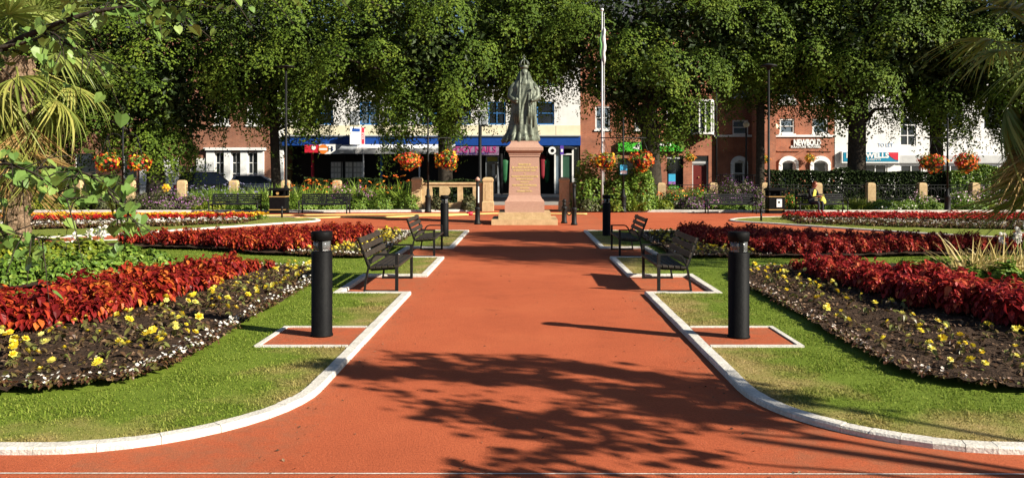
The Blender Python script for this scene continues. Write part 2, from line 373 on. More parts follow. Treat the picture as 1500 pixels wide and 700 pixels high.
# ------------------------------------------------------------------ mesh builders
class MB:
    def __init__(s):
        s.v, s.f, s.m, s.s = [], [], [], []
    def add(s, vs, fs, mi=0, smooth=False):
        o = len(s.v)
        s.v += [tuple(v) for v in vs]
        for f in fs:
            s.f.append([i + o for i in f]); s.m.append(mi); s.s.append(smooth)
    def box(s, c, d, mi=0, rot=None, bev=0):
        hx, hy, hz = d[0] / 2, d[1] / 2, d[2] / 2
        if bev <= 0:
            vs = [Vector((x, y, z)) for x in (-hx, hx) for y in (-hy, hy) for z in (-hz, hz)]
            fs = [(0, 1, 3, 2), (4, 6, 7, 5), (0, 4, 5, 1), (2, 3, 7, 6), (0, 2, 6, 4), (1, 5, 7, 3)]
        else:
            bm = bmesh.new()
            bmesh.ops.create_cube(bm, size=1)
            for v in bm.verts: v.co = Vector((v.co.x * d[0], v.co.y * d[1], v.co.z * d[2]))
            bmesh.ops.bevel(bm, geom=list(bm.edges), offset=bev, segments=2, affect='EDGES', profile=.5)
            bm.verts.index_update()
            vs = [v.co.copy() for v in bm.verts]
            fs = [[v.index for v in f.verts] for f in bm.faces]
            bm.free()
        if rot is not None:
            vs = [rot @ v for v in vs]
        c = Vector(c)
        s.add([v + c for v in vs], fs, mi)
    def bx(s, x0, x1, y0, y1, z0, z1, mi=0, bev=0):
        s.box(((x0 + x1) / 2, (y0 + y1) / 2, (z0 + z1) / 2), (abs(x1 - x0), abs(y1 - y0), abs(z1 - z0)), mi, None, bev)
    def tube(s, pts, rad, n=8, mi=0, cap=True, smooth=True):
        pts = [Vector(p) for p in pts]
        if isinstance(rad, (int, float)): rad = [rad] * len(pts)
        vs, fs = [], []
        up = None
        for i, p in enumerate(pts):
            a = pts[max(i - 1, 0)]; b = pts[min(i + 1, len(pts) - 1)]
            d = (b - a).normalized()
            if up is None:
                up = Vector((0, 0, 1)) if abs(d.z) < .9 else Vector((1, 0, 0))
            x = d.cross(up)
            if x.length < 1e-5: x = d.cross(Vector((.3, 1, .1)))
            x.normalize(); up = x.cross(d).normalized()
            for k in range(n):
                t = 2 * PI * k / n
                vs.append(p + (x * math.cos(t) + up * math.sin(t)) * rad[i])
        for i in range(len(pts) - 1):
            for k in range(n):
                k2 = (k + 1) % n
                fs.append((i * n + k, i * n + k2, (i + 1) * n + k2, (i + 1) * n + k))
        s.add(vs, fs, mi, smooth)
        if cap:
            o = len(s.v) - len(vs)
            s.f.append([o + k for k in range(n)][::-1]); s.m.append(mi); s.s.append(False)
            s.f.append([o + (len(pts) - 1) * n + k for k in range(n)]); s.m.append(mi); s.s.append(False)
    def bar(s, pts, w, h, mi=0):
        """flat bar of rectangular section (w across, h in the bend plane) along pts; section axis = world Y"""
        pts = [Vector(p) for p in pts]
        vs, fs = [], []
        for i, p in enumerate(pts):
            a = pts[max(i - 1, 0)]; b = pts[min(i + 1, len(pts) - 1)]
            d = (b - a).normalized()
            y = Vector((0, 1, 0)); nrm = d.cross(y).normalized()
            k = 1.0
            if 0 < i < len(pts) - 1:
                d1 = (p - a).normalized()
                k = 1 / max(.5, abs(d1.dot(d)))
            for sy, sn in ((-1, -1), (1, -1), (1, 1), (-1, 1)):
                vs.append(p + y * sy * w / 2 + nrm * sn * h / 2 * k)
        for i in range(len(pts) - 1):
            for k in range(4):
                k2 = (k + 1) % 4
                fs.append((i * 4 + k, i * 4 + k2, (i + 1) * 4 + k2, (i + 1) * 4 + k))
        fs.append((3, 2, 1, 0)); e = (len(pts) - 1) * 4
        fs.append((e, e + 1, e + 2, e + 3))
        s.add(vs, fs, mi)
    def lathe(s, prof, n=20, c=(0, 0, 0), mi=0, smooth=True, sx=1, sy=1):
        vs, fs = [], []
        for r, z in prof:
            for k in range(n):
                t = 2 * PI * k / n
                vs.append((c[0] + r * sx * math.cos(t), c[1] + r * sy * math.sin(t), c[2] + z))
        for i in range(len(prof) - 1):
            for k in range(n):
                k2 = (k + 1) % n
                fs.append((i * n + k, i * n + k2, (i + 1) * n + k2, (i + 1) * n + k))
        s.add(vs, fs, mi, smooth)
        o = len(s.v) - len(vs)
        s.f.append([o + k for k in range(n)][::-1]); s.m.append(mi); s.s.append(False)
        e = o + (len(prof) - 1) * n
        s.f.append([e + k for k in range(n)]); s.m.append(mi); s.s.append(False)
    def squares(s, prof, c=(0, 0), mi=0, hx=1, hy=1):
        """stack of square sections: (half width, z)"""
        vs, fs = [], []
        for r, z in prof:
            vs += [(c[0] - r * hx, c[1] - r * hy, z), (c[0] + r * hx, c[1] - r * hy, z), (c[0] + r * hx, c[1] + r * hy, z), (c[0] - r * hx, c[1] + r * hy, z)]
        for i in range(len(prof) - 1):
            for k in range(4):
                k2 = (k + 1) % 4
                fs.append((i * 4 + k, i * 4 + k2, (i + 1) * 4 + k2, (i + 1) * 4 + k))
        e = (len(prof) - 1) * 4
        fs += [(3, 2, 1, 0), (e, e + 1, e + 2, e + 3)]
        s.add(vs, fs, mi)
    def prism(s, poly, axis, a0, a1, mi=0):
        """polygon (u, w) extruded along axis: 'y' -> (u=x, w=z), 'z' -> (u=x, w=y), 'x' -> (u=y, w=z)"""
        def P(u, w, a):
            return (u, a, w) if axis == 'y' else ((u, w, a) if axis == 'z' else (a, u, w))
        n = len(poly)
        vs = [P(u, w, a0) for u, w in poly] + [P(u, w, a1) for u, w in poly]
        fs = [list(range(n))[::-1], list(range(n, 2 * n))]
        for k in range(n):
            k2 = (k + 1) % n
            fs.append((k, k2, n + k2, n + k))
        s.add(vs, fs, mi)
    def ball(s, c, r, mi=0, sc=(1, 1, 1), n=10):
        prof = [(math.sin(PI * i / n) * 1.0, -math.cos(PI * i / n)) for i in range(n + 1)]
        prof[0] = (.001, -1); prof[-1] = (.001, 1)
        vs, fs = [], []
        k_ = n + 2
        for q, z in prof:
            for k in range(k_):
                t = 2 * PI * k / k_
                vs.append((c[0] + r * sc[0] * q * math.cos(t), c[1] + r * sc[1] * q * math.sin(t), c[2] + r * sc[2] * z))
        for i in range(n):
            for k in range(k_):
                k2 = (k + 1) % k_
                fs.append((i * k_ + k, i * k_ + k2, (i + 1) * k_ + k2, (i + 1) * k_ + k))
        s.add(vs, fs, mi, True)
    def build(s, name, mats, parent=None, loc=None, rot=None):
        me = bpy.data.meshes.new(name)
        me.from_pydata(s.v, [], s.f)
        if not isinstance(mats, (list, tuple)): mats = [mats]
        for m in mats: me.materials.append(m)
        me.polygons.foreach_set('material_index', s.m)
        me.polygons.foreach_set('use_smooth', s.s)
        me.update()
        bm = bmesh.new(); bm.from_mesh(me)
        bmesh.ops.recalc_face_normals(bm, faces=list(bm.faces))
        bm.to_mesh(me); bm.free()
        return link(name, me, parent, loc, rot)

def link(name, me, parent=None, loc=None, rot=None):
    o = bpy.data.objects.new(name, me)
    COL.objects.link(o)
    if parent: o.parent = parent
    if loc: o.location = loc
    if rot: o.rotation_euler = rot
    return o

def np_mesh(name, V, F, mats, mi=None, smooth=False):
    V = np.asarray(V, dtype=np.float32); F = np.asarray(F, dtype=np.int32)
    me = bpy.data.meshes.new(name)
    n, k = F.shape
    me.vertices.add(len(V)); me.vertices.foreach_set('co', V.ravel())
    me.loops.add(n * k); me.loops.foreach_set('vertex_index', F.ravel())
    me.polygons.add(n)
    me.polygons.foreach_set('loop_start', np.arange(0, n * k, k, dtype=np.int32))
    me.polygons.foreach_set('loop_total', np.full(n, k, dtype=np.int32))
    if not isinstance(mats, (list, tuple)): mats = [mats]
    for m in mats: me.materials.append(m)
    if mi is not None: me.polygons.foreach_set('material_index', np.asarray(mi, dtype=np.int32))
    me.polygons.foreach_set('use_smooth', np.full(n, smooth))
    me.update(calc_edges=True)
    return me

T_DIAMOND = (np.array([(0, -.5, 0), (.30, -.05, .07), (0, .5, -.03), (-.30, -.05, .07)]), np.array([(0, 1, 2, 3)]))
T_OVATE = (np.array([(0, -.5, 0), (.30, -.18, .09), (.24, .2, .06), (0, .55, -.14), (-.24, .2, .06), (-.30, -.18, .09), (0, 0, 0.0)]),
           np.array([(0, 1, 6, 5), (1, 2, 3, 6), (6, 3, 4, 5)]))
T_HEART = (np.array([(0, -.36, 0), (.26, -.5, .05), (.50, -.2, .10), (.36, .2, .06), (0, .55, -.06), (-.36, .2, .06), (-.50, -.2, .10), (-.26, -.5, .05), (0, .05, 0)]),
           np.array([(0, 1, 2, 8), (2, 3, 4, 8), (8, 4, 5, 6), (0, 8, 6, 7)]))
def t_flower(n=5, r=.5, cup=.18):
    vs = [(0, 0, 0)]
    fs = []
    for k in range(n):
        a = 2 * PI * k / n; w = PI / n * .95
        b = len(vs)
        vs += [(r * .75 * math.cos(a - w), r * .75 * math.sin(a - w), cup * .7), (r * math.cos(a), r * math.sin(a), cup), (r * .75 * math.cos(a + w), r * .75 * math.sin(a + w), cup * .7)]
        fs.append((0, b, b + 1, b + 2))
    return np.array(vs), np.array(fs)
T_FLOWER = t_flower()
def t_rose():
    V, F = [], []
    for n, r, cup, z in ((6, .5, .10, 0), (5, .36, .22, .03), (4, .2, .3, .05)):
        v, f = t_flower(n, r, cup)
        f = f + len(V)
        V += [(a, b, c + z) for a, b, c in v]; F += [tuple(q) for q in f]
    return np.array(V), np.array(F)
T_ROSE = t_rose()

def unit(a):
    return a / np.maximum(np.linalg.norm(a, axis=-1, keepdims=True), 1e-9)

def cloud(P, Nrm, S, tmpl, tang=None):
    """place a leaf template at each P with normal Nrm and size S; tang = direction of the leaf tip"""
    P = np.asarray(P, float); Nrm = unit(np.asarray(Nrm, float)); S = np.broadcast_to(np.asarray(S, float), (len(P),))
    tv, tf = tmpl
    if tang is None: tang = NP.normal(size=P.shape)
    y = tang - Nrm * np.sum(tang * Nrm, axis=1, keepdims=True)
    y = unit(y); x = np.cross(y, Nrm)
    V = P[:, None, :] + S[:, None, None] * (tv[None, :, 0:1] * x[:, None, :] + tv[None, :, 1:2] * y[:, None, :] + tv[None, :, 2:3] * Nrm[:, None, :])
    k = len(tv)
    F = (tf[None] + (np.arange(len(P)) * k)[:, None, None]).reshape(-1, tf.shape[1])
    return V.reshape(-1, 3), F

def merge(parts):
    """parts: list of (V, F, material index)"""
    V, F, Mi, o = [], [], [], 0
    for v, f, mi in parts:
        V.append(v); F.append(f + o); Mi.append(np.full(len(f), mi)); o += len(v)
    return np.concatenate(V), np.concatenate(F), np.concatenate(Mi)

def blades(base, direc, length, width, droop, k=4, twist=0.0):
    """arching strap leaves: strips of k quads"""
    base = np.asarray(base, float); direc = unit(np.asarray(direc, float)); n = len(base)
    length = np.broadcast_to(length, (n,)); width = np.broadcast_to(width, (n,)); droop = np.broadcast_to(droop, (n,))
    side = np.cross(direc, np.array([0, 0, 1.0])) + 1e-4
    side = unit(side + NP.normal(size=(n, 3)) * twist)
    V = np.zeros((n, (k + 1) * 2, 3))
    for i in range(k + 1):
        t = i / k
        c = base + direc * (length * t)[:, None]
        hd = direc.copy(); hd[:, 2] = 0
        c = c + hd * (droop * length * t * t * .5)[:, None]
        c[:, 2] -= droop * length * t * t * .75
        w = width * (1 - t ** 2.2) * .5 + .0008
        V[:, 2 * i] = c - side * w[:, None]; V[:, 2 * i + 1] = c + side * w[:, None]
    f = np.array([(2 * i, 2 * i + 1, 2 * i + 3, 2 * i + 2) for i in range(k)])
    F = (f[None] + (np.arange(n) * (k + 1) * 2)[:, None, None]).reshape(-1, 4)
    return V.reshape(-1, 3), F

def inside(poly, P):
    P = np.asarray(P); x, y = P[:, 0], P[:, 1]
    r = np.zeros(len(P), bool)
    n = len(poly)
    for i in range(n):
        x1, y1 = poly[i]; x2, y2 = poly[(i + 1) % n]
        c = ((y1 > y) != (y2 > y)) & (x < (x2 - x1) * (y - y1) / (y2 - y1 + 1e-12) + x1)
        r ^= c
    return r

def jitter_grid(poly, step, seed=1, jit=.38):
    r = np.random.default_rng(seed)
    xs = [p[0] for p in poly]; ys = [p[1] for p in poly]
    gx, gy = np.meshgrid(np.arange(min(xs), max(xs), step), np.arange(min(ys), max(ys), step * .87))
    gx = gx + (np.arange(gx.shape[0]) % 2)[:, None] * step * .5
    P = np.stack([gx.ravel(), gy.ravel()], 1)
    P += r.uniform(-jit, jit, P.shape) * step
    return P[inside(poly, P)]

def smooth_poly(pts, per=6, closed=True):
    """Catmull-Rom through pts"""
    n = len(pts); out = []
    rngi = range(n) if closed else range(n - 1)
    for i in rngi:
        if closed: p0, p1, p2, p3 = pts[i - 1], pts[i], pts[(i + 1) % n], pts[(i + 2) % n]
        else: p0, p1, p2, p3 = pts[max(i - 1, 0)], pts[i], pts[i + 1], pts[min(i + 2, n - 1)]
        for k in range(per):
            t = k / per
            out.append(tuple(.5 * ((2 * p1[j]) + (-p0[j] + p2[j]) * t + (2 * p0[j] - 5 * p1[j] + 4 * p2[j] - p3[j]) * t * t + (-p0[j] + 3 * p1[j] - 3 * p2[j] + p3[j]) * t ** 3) for j in range(len(p1))))
    if not closed: out.append(tuple(pts[-1]))
    return out

def sheet(name, poly, z, mat, kind='structure', parent=None):
    tris = tessellate_polygon([[Vector((x, y, 0)) for x, y in poly]])
    fs = []
    for t in tris:
        (x1, y1), (x2, y2), (x3, y3) = (poly[i] for i in t)
        fs.append(t if (x2 - x1) * (y3 - y1) - (x3 - x1) * (y2 - y1) > 0 else t[::-1])
    me = bpy.data.meshes.new(name)
    me.from_pydata([(x, y, z) for x, y in poly], [], fs)
    me.update()
    me.materials.append(mat)
    o = link(name, me, parent)
    if kind: o['kind'] = kind
    return o

def text(s, size, mat, parent, loc, name='lettering', rot=(PI / 2, 0, 0), extrude=.008, align='CENTER', width=None, bold=0.0):
    cu = bpy.data.curves.new(name, 'FONT')
    cu.body = s; cu.size = size; cu.extrude = extrude; cu.align_x = align; cu.align_y = 'CENTER'
    cu.offset = bold
    cu.resolution_u = 3
    to = bpy.data.objects.new(name, cu); COL.objects.link(to)
    dg = bpy.context.evaluated_depsgraph_get()
    me = bpy.data.meshes.new_from_object(to.evaluated_get(dg))
    bpy.data.objects.remove(to); bpy.data.curves.remove(cu)
    me.name = name
    me.materials.clear(); me.materials.append(mat)
    o = link(name, me, parent, loc, rot)
    if width:
        xs = [v.co.x for v in me.vertices]
        w = max(xs) - min(xs)
        o.scale = (width / w, 1, 1)
    return o
# ================================================================== SETTING: ground, paths, lawns, kerbs
LZ = .032                                           # lawn level above the tarmac
sheet('ground', [(-400, -60), (400, -60), (400, 900), (-400, 900)], -.06, M['ground'])
sheet('tarmac_path', [(-45, -12), (45, -12), (45, 42.4), (-45, 42.4)], 0, M['tarmac'])
sheet('pavement', [(-70, 42.4), (70, 42.4), (70, 47.5), (-70, 47.5)], .004, M['paving'])
sheet('road', [(-90, 47.5), (90, 47.5), (90, 56.5), (-90, 56.5)], -.02, M['asphalt'])
sheet('far_pavement', [(-70, 56.5), (70, 56.5), (70, 61), (-70, 61)], .09, M['paving'])
mb = MB(); mb.bx(-70, 70, 56.3, 56.5, -.02, .10); tag(mb.build('road_kerb', M['kerb']), kind='structure')

def offset_poly(pts, d, closed):
    """inner offset (to the left of travel) with mitres"""
    n = len(pts); out = []
    for i in range(n):
        p = Vector(pts[i])
        a = Vector(pts[i - 1]) if (closed or i > 0) else None
        b = Vector(pts[(i + 1) % n]) if (closed or i < n - 1) else None
        d1 = (p - a).normalized() if a is not None else None
        d2 = (b - p).normalized() if b is not None else None
        if d1 is None: d1 = d2
        if d2 is None: d2 = d1
        n1 = Vector((-d1.y, d1.x)); n2 = Vector((-d2.y, d2.x))
        m = (n1 + n2)
        if m.length < 1e-4: m = n1
        m.normalize()
        k = d / max(.35, m.dot(n1))
        out.append((p.x + m.x * k, p.y + m.y * k))
    return out

def kerb(name, pts, closed, w=.105, z1=.046, block=.34, z0=-.02):
    """row of kerb stones along pts (lawn on the left of travel); small open joints between them"""
    P, n = [], len(pts)
    for i in range(n if closed else n - 1):
        a = Vector(pts[i]); b = Vector(pts[(i + 1) % n])
        L = (b - a).length
        k = max(1, round(L / block))
        for j in range(k): P.append(tuple(a.lerp(b, j / k)))
    if not closed: P.append(tuple(pts[-1]))
    Q = offset_poly(P, w, closed)
    mb = MB()
    acc = 0
    for i in range(len(P) if closed else len(P) - 1):
        j = (i + 1) % len(P)
        a, b, c, d = Vector(P[i]), Vector(P[j]), Vector(Q[j]), Vector(Q[i])
        L = (b - a).length
        acc += L
        g = 0
        if acc >= block * .85:
            g = min(.35, 0.004 / max(L, .02)); acc = 0
        b2 = b.lerp(a, g); c2 = c.lerp(d, g)
        dz = rng.uniform(-.003, .003)
        e = .13
        o1, o2 = a.lerp(d, e), b2.lerp(c2, e)
        vs = [(a.x, a.y, z0), (b2.x, b2.y, z0), (b2.x, b2.y, z1 - .014 + dz), (a.x, a.y, z1 - .014 + dz),
              (o1.x, o1.y, z1 + dz), (o2.x, o2.y, z1 + dz), (c2.x, c2.y, z1 + dz), (d.x, d.y, z1 + dz), (c2.x, c2.y, z0), (d.x, d.y, z0)]
        mb.add(vs, [(0, 1, 2, 3), (3, 2, 5, 4), (4, 5, 6, 7), (7, 6, 8, 9), (1, 8, 6, 5, 2), (0, 3, 4, 7, 9)])
    return tag(mb.build(name, M['kerb']), kind='structure')

BEDS, PADS, LAWNS = {}, {}, {}
KX = {-1: 1.62, 1: 1.70}
def quad_lawn(s):
    k = KX[s]
    pts = [(17, 5.06), (k + 1.42, 5.06)]
    c = (k + 1.42, 6.55)
    for a in np.arange(7.5, 91, 7.5): pts.append((c[0] - 1.42 * math.sin(R(a)), c[1] - 1.49 * math.cos(R(a))))
    y0, y1, y2, y3, y4 = 11.66, 13.56, 16.45, 18.55, 23.8
    d = .98
    pts += [(k, y0), (k + d, y0), (k + d, y1), (k, y1), (k, y2), (k + d, y2), (k + d, y3), (k, y3), (k, y4)]
    arc = smooth_poly([(k + 2.6, 23.9), (k + 5.0, 23.0), (k + 7.6, 21.4), (k + 10.4, 19.4), (17, 16.6)], 4, False)
    pts += arc
    pts = [(s * x, y) for x, y in pts]
    # the right hand lawn is traversed clockwise seen from above: lawn on the right -> reverse
    if s > 0: pts = pts[::-1]
    LAWNS[s] = pts
    sheet('lawn', pts, LZ, M['lawn'])
    i0 = pts
    kerb('kerb', pts, True)
    # red pad under the bollard with a thin white edging
    py0, py1, px0, px1 = 8.05, 8.98, k + .115, k + .98
    PADS[s] = [(s * px0, py0), (s * px1, py0), (s * px1, py1), (s * px0, py1)]
    sheet('bollard_pad', PADS[s], LZ + .006, M['tarmac'])
    mb = MB()
    xa, xb = sorted((s * (k + .118), s * px1)); xo = s * (px1 + .05)
    mb.bx(xa, xb, py0 - .05, py0, LZ - .02, LZ + .018)
    mb.bx(xa, xb, py1, py1 + .05, LZ - .02, LZ + .018)
    mb.bx(min(s * px1, xo), max(s * px1, xo), py0 - .05, py1 + .05, LZ - .02, LZ + .0185)
    tag(mb.build('pad_edging', M['kerb']), kind='structure')
quad_lawn(-1); quad_lawn(1)

def outer_lawn(s):
    pts = [(7.2, 28.7), (8.3, 26.9), (9.7, 24.8), (11.3, 22.5), (13.2, 20.9), (17, 18.9), (22, 17.6), (30, 17), (30, 31.6), (20, 31.8), (12, 31.6), (8.4, 30.6)]
    pts = smooth_poly(pts, 5, True)
    pts = [(s * x, y) for x, y in pts]
    area = sum(pts[i - 1][0] * pts[i][1] - pts[i][0] * pts[i - 1][1] for i in range(len(pts)))
    if area < 0: pts = pts[::-1]
    sheet('lawn', pts, LZ, M['lawn'])
    kerb('kerb', pts, True, w=.15)
    LAWNS[s * 2] = pts
outer_lawn(-1); outer_lawn(1)
for s in (-1, 1):
    xa, xb = 1.72 + .3, 40
    pts = [(s * 2.25, 35.5), (s * 4.3, 35.2), (s * 7, 34.95), (s * 12, 34.75), (s * 40, 34.75), (s * 40, 42.2), (s * 2.25, 42.2)]
    if s < 0: pts = pts[::-1]
    sheet('planting_bed', pts, .05, M['soil'])
    edge = [p for p in pts if p[1] < 41]
    if s > 0: edge = edge
    kerb('kerb', edge, False, w=.16, z1=.10)
    verge = [(s * 2.4, 35.66), (s * 4.3, 35.37), (s * 7, 35.12), (s * 12, 35.0), (s * 40, 35.0), (s * 40, 35.9), (s * 12, 35.8), (s * 7, 35.7), (s * 2.4, 35.85)]
    sheet('grass_verge', verge, .066, M['lawn'])
# thin white line across the foreground path
sheet('path_line', [(-9, 4.755), (9, 4.715), (9, 4.728), (-9, 4.77)], .004, M['kerb'])
# yellow paved band round the centre: kept as the hose the photo shows (below)

# ------------------------------------------------------------------ beds of soil
def bed(name, poly, z, cell=.07, amp=.03):
    xs = [p[0] for p in poly]; ys = [p[1] for p in poly]
    nx = int((max(xs) - min(xs)) / cell) + 2; ny = int((max(ys) - min(ys)) / cell) + 2
    gx, gy = np.meshgrid(min(xs) + np.arange(nx) * cell, min(ys) + np.arange(ny) * cell)
    P = np.stack([gx.ravel(), gy.ravel()], 1)
    ins = inside(poly, P)
    zz = np.array([z + amp * noise.noise((x * 9, y * 9, 0)) + amp * 1.1 * noise.noise((x * 3, y * 3, 4)) + amp * .5 for x, y in P])
    V = np.column_stack([P, zz])
    F = []
    insg = ins.reshape(ny, nx)
    ok = insg[:-1, :-1] & insg[1:, :-1] & insg[:-1, 1:] & insg[1:, 1:]
    j, i = np.nonzero(ok)
    F = np.stack([j * nx + i, j * nx + i + 1, (j + 1) * nx + i + 1, (j + 1) * nx + i], 1)
    o = link(name, np_mesh(name, V, F, M['soil'], smooth=True))
    o['kind'] = 'structure'
    return o

B1R = [(9.5, 6.10), (5.5, 6.15), (4.3, 6.2), (3.6, 6.36), (3.2, 6.75), (3.1, 7.6), (3.17, 9.2), (3.22, 11.2), (3.3, 13.2), (3.6, 14.0), (4.4, 14.35), (5.3, 14.2), (5.75, 13.0), (5.8, 11.2), (6.1, 9.9), (7.2, 8.9), (9.5, 8.2)]
B1L = [(x * .985 - .06, y) for x, y in B1R]
B2R = [(3.05, 16.2), (2.95, 17.5), (2.9, 19.5), (3.0, 21.8), (3.5, 22.8), (4.5, 22.5), (5.8, 21.2), (7.2, 19.8), (9, 19.0), (11.0, 18.4), (11.2, 16.9), (9, 16.6), (7.2, 16.3), (5.9, 16.0), (4.9, 16.1), (3.7, 16.1)]
B2L = [(3.05, 16.2), (2.95, 17.5), (2.9, 19.5), (3.0, 21.8), (3.5, 22.8), (4.5, 22.5), (5.8, 21.3), (7.2, 20.4), (9, 19.6), (9.6, 19.0), (9.3, 18.2), (8.4, 18.0), (6.8, 17.6), (5.7, 16.8), (4.7, 16.5), (3.7, 16.1)]
def mir(p): return [(-x, y) for x, y in p]
B1R, B1L, B2R, B2L = (smooth_poly(p, 4) for p in (B1R, B1L, B2R, B2L))
B1L, B2L = mir(B1L), mir(B2L)
for nm, p in (('flower_bed', B1R), ('flower_bed', B1L), ('flower_bed', B2R), ('flower_bed', B2L)):
    bed(nm, p, .085)
OBR = smooth_poly([(9.6, 27.6), (11.2, 25.6), (14, 24.2), (18, 22.6), (24, 21.4), (26, 24), (24, 29.6), (16, 31.0), (11, 31.0), (9.4, 29.6)], 4)
for p in (OBR, mir(OBR)): bed('flower_bed', p, .06, .2, .03)
CIR = [(9.0 + 3.4 * math.cos(t * PI / 12), 13.4 + 2.0 * math.sin(t * PI / 12)) for t in range(24)]
for p in (CIR, mir(CIR)): bed('flower_bed', p, .08, .12, .03)

# ------------------------------------------------------------------ grass blades on the lawns (stuff)
def grass(s, y0, y1, n, hh, seed):
    r = np.random.default_rng(seed)
    P = np.column_stack([r.uniform(KX[s], 9.0, n) * s, r.uniform(y0, y1, n)])
    keep = inside(offset_poly(LAWNS[s], .10, True), P) & (np.abs(P[:, 0]) < .64 * P[:, 1] + .3)
    for b in ((B1R, B2R, CIR) if s > 0 else (B1L, B2L, mir(CIR))): keep &= ~inside(b, P)
    pd = [(s * (KX[s] + .1), 8.0), (s * (KX[s] + 1.04), 8.0), (s * (KX[s] + 1.04), 9.04), (s * (KX[s] + .1), 9.04)]
    keep &= ~inside(pd, P)
    P = P[keep]
    m = len(P)
    base = np.column_stack([P, np.full(m, LZ - .003)])
    d = np.column_stack([r.normal(0, .55, (m, 2)), np.full(m, 1.0)])
    clump = np.array([.65 + .7 * noise.noise((x * 2.3, y * 2.3, 1)) for x, y in P])
    L = hh * r.uniform(.5, 1.25, m) * np.clip(clump, .35, 1.3)
    return blades(base, d, L, hh * .13, r.uniform(.1, .9, m), k=2)
def grass_obj(s):
    parts = [(*grass(s, 5.15, 8.2, 110000, .040, 5 + s), 0), (*grass(s, 8.2, 12.5, 90000, .045, 15 + s), 0), (*grass(s, 12.5, 23.6, 90000, .05, 25 + s), 0)]
    V, F, mi = merge(parts)
    o = link('grass', np_mesh('grass', V, F, M['blade']))
    tag(o, 'short mown grass blades on the %s' % ('left front lawn beside the red path' if s < 0 else 'drier right lawn beside the red path'), 'grass', kind='stuff')
grass_obj(-1); grass_obj(1)

# ================================================================== FURNITURE
def bollard_light(loc, label):
    t = thing('bollard_light', label, 'bollard', loc, 0, 'black bollard lights beside the red path')
    mb = MB()
    mb.lathe([(.115, 0), (.115, .02), (.108, .024), (.108, .862), (.1, .878), (.085, .886)], 28)
    mb.build('body', M['black'], t)
    mb = MB()
    mb.lathe([(.10, .994), (.109, .998), (.109, 1.078), (.104, 1.087), (.02, 1.09)], 28)
    mb.build('cap', M['black'], t)
    mb = MB(); mb.lathe([(.07, .88), (.07, 1.0)], 16); mb.build('lamp_core', M['black'], t)
    for k in range(3):
        a = R(35 + 120 * k)
        mb = MB(); mb.box((.085 * math.cos(a), .085 * math.sin(a), .94), (.014, .04, .125), 0, Matrix.Rotation(a, 3, 'Z')); mb.build('strut', M['black'], t)
    mb = MB(); mb.lathe([(.075, .884), (.088, .886), (.088, .993), (.075, .995)], 24); o = mb.build('lens', M['clear'], t)
    mb = MB(); mb.lathe([(.084, .888), (.074, .905), (.072, .91)], 20); mb.build('reflector', M['steel'], t)
    return t
m, nt, b_ = new_mat('clear lamp lens')
b_.inputs['Transmission Weight'].default_value = .9; b_.inputs['Roughness'].default_value = .05; b_.inputs['Base Color'].default_value = (.9, .92, .9, 1)
nz_ = N(nt, 'ShaderNodeTexNoise'); nz_.inputs['Scale'].default_value = 30
mp_ = N(nt, 'ShaderNodeMapRange'); mp_.inputs[3].default_value = .02; mp_.inputs[4].default_value = .15
nt.links.new(nz_.outputs[0], mp_.inputs[0]); nt.links.new(mp_.outputs[0], b_.inputs['Roughness'])
M['clear'] = m
bollard_light((-2.12, 8.55, LZ + .006), 'black bollard light on the red pad of the left front lawn')
bollard_light((2.21, 8.47, LZ + .006), 'black bollard light on the red pad of the right front lawn')
bollard_light((-2.12, 21.6, LZ), 'smaller looking black bollard light behind the further left bench')
bollard_light((2.18, 21.9, LZ), 'smaller looking black bollard light beyond the further right bench')

def path_bench(loc, rz, label):
    t = thing('path_bench', label, 'bench', loc, rz, 'slatted benches in the bays along the red path')
    for y in (-.77, .77):
        mb = MB(); mb.bar([(.235, y, 0), (.235, y, .56)], .055, .042); mb.build('leg', M['blackiron'], t)
        pts = [(.256, y, .548), (-.04, y, .548), (-.085, y, .535), (-.125, y, .49), (-.16, y, .41), (-.19, y, .29), (-.212, y, .16), (-.235, y, 0)]
        mb = MB(); mb.bar(pts, .05, .026); mb.build('armrest_leg', M['blackiron'], t)
        mb = MB(); mb.bar([(.21, y, .018), (-.222, y, .018)], .045, .03); mb.build('ground_rail', M['blackiron'], t)
        y2 = y * .955
        mb = MB(); mb.bar([(.225, y2, .345), (-.13, y2, .325), (-.175, y2, .36), (-.335, y2, .79)], .045, .03); mb.build('back_support', M['blackiron'], t)
    mb = MB()
    for k in range(5):
        x = .235 - k * .088; z = .383 - k * .0055
        mb.box((x, 0, z), (.074, 1.60, .034), 0, Matrix.Rotation(R(-3), 3, 'Y'), .006)
    mb.build('seat', M['slat'], t)
    mb = MB()
    for k in range(4):
        u = .17 + k * .245
        x = -.175 + .026 - .16 * u; z = .36 + .43 * u
        mb.box((x, 0, z), (.03, 1.60, .082), 0, Matrix.Rotation(R(-20.4), 3, 'Y'), .006)
    mb.build('backrest', M['slat'], t)
    return t
path_bench((-2.09, 12.62, 0), 0, 'slatted black bench in the nearer bay left of the red path')
path_bench((-2.09, 17.5, 0), 0, 'slatted black bench in the further bay left of the red path')
path_bench((2.17, 12.62, 0), PI, 'slatted black bench in the nearer bay right of the red path')
path_bench((2.17, 17.5, 0), PI, 'slatted black bench in the further bay right of the red path')

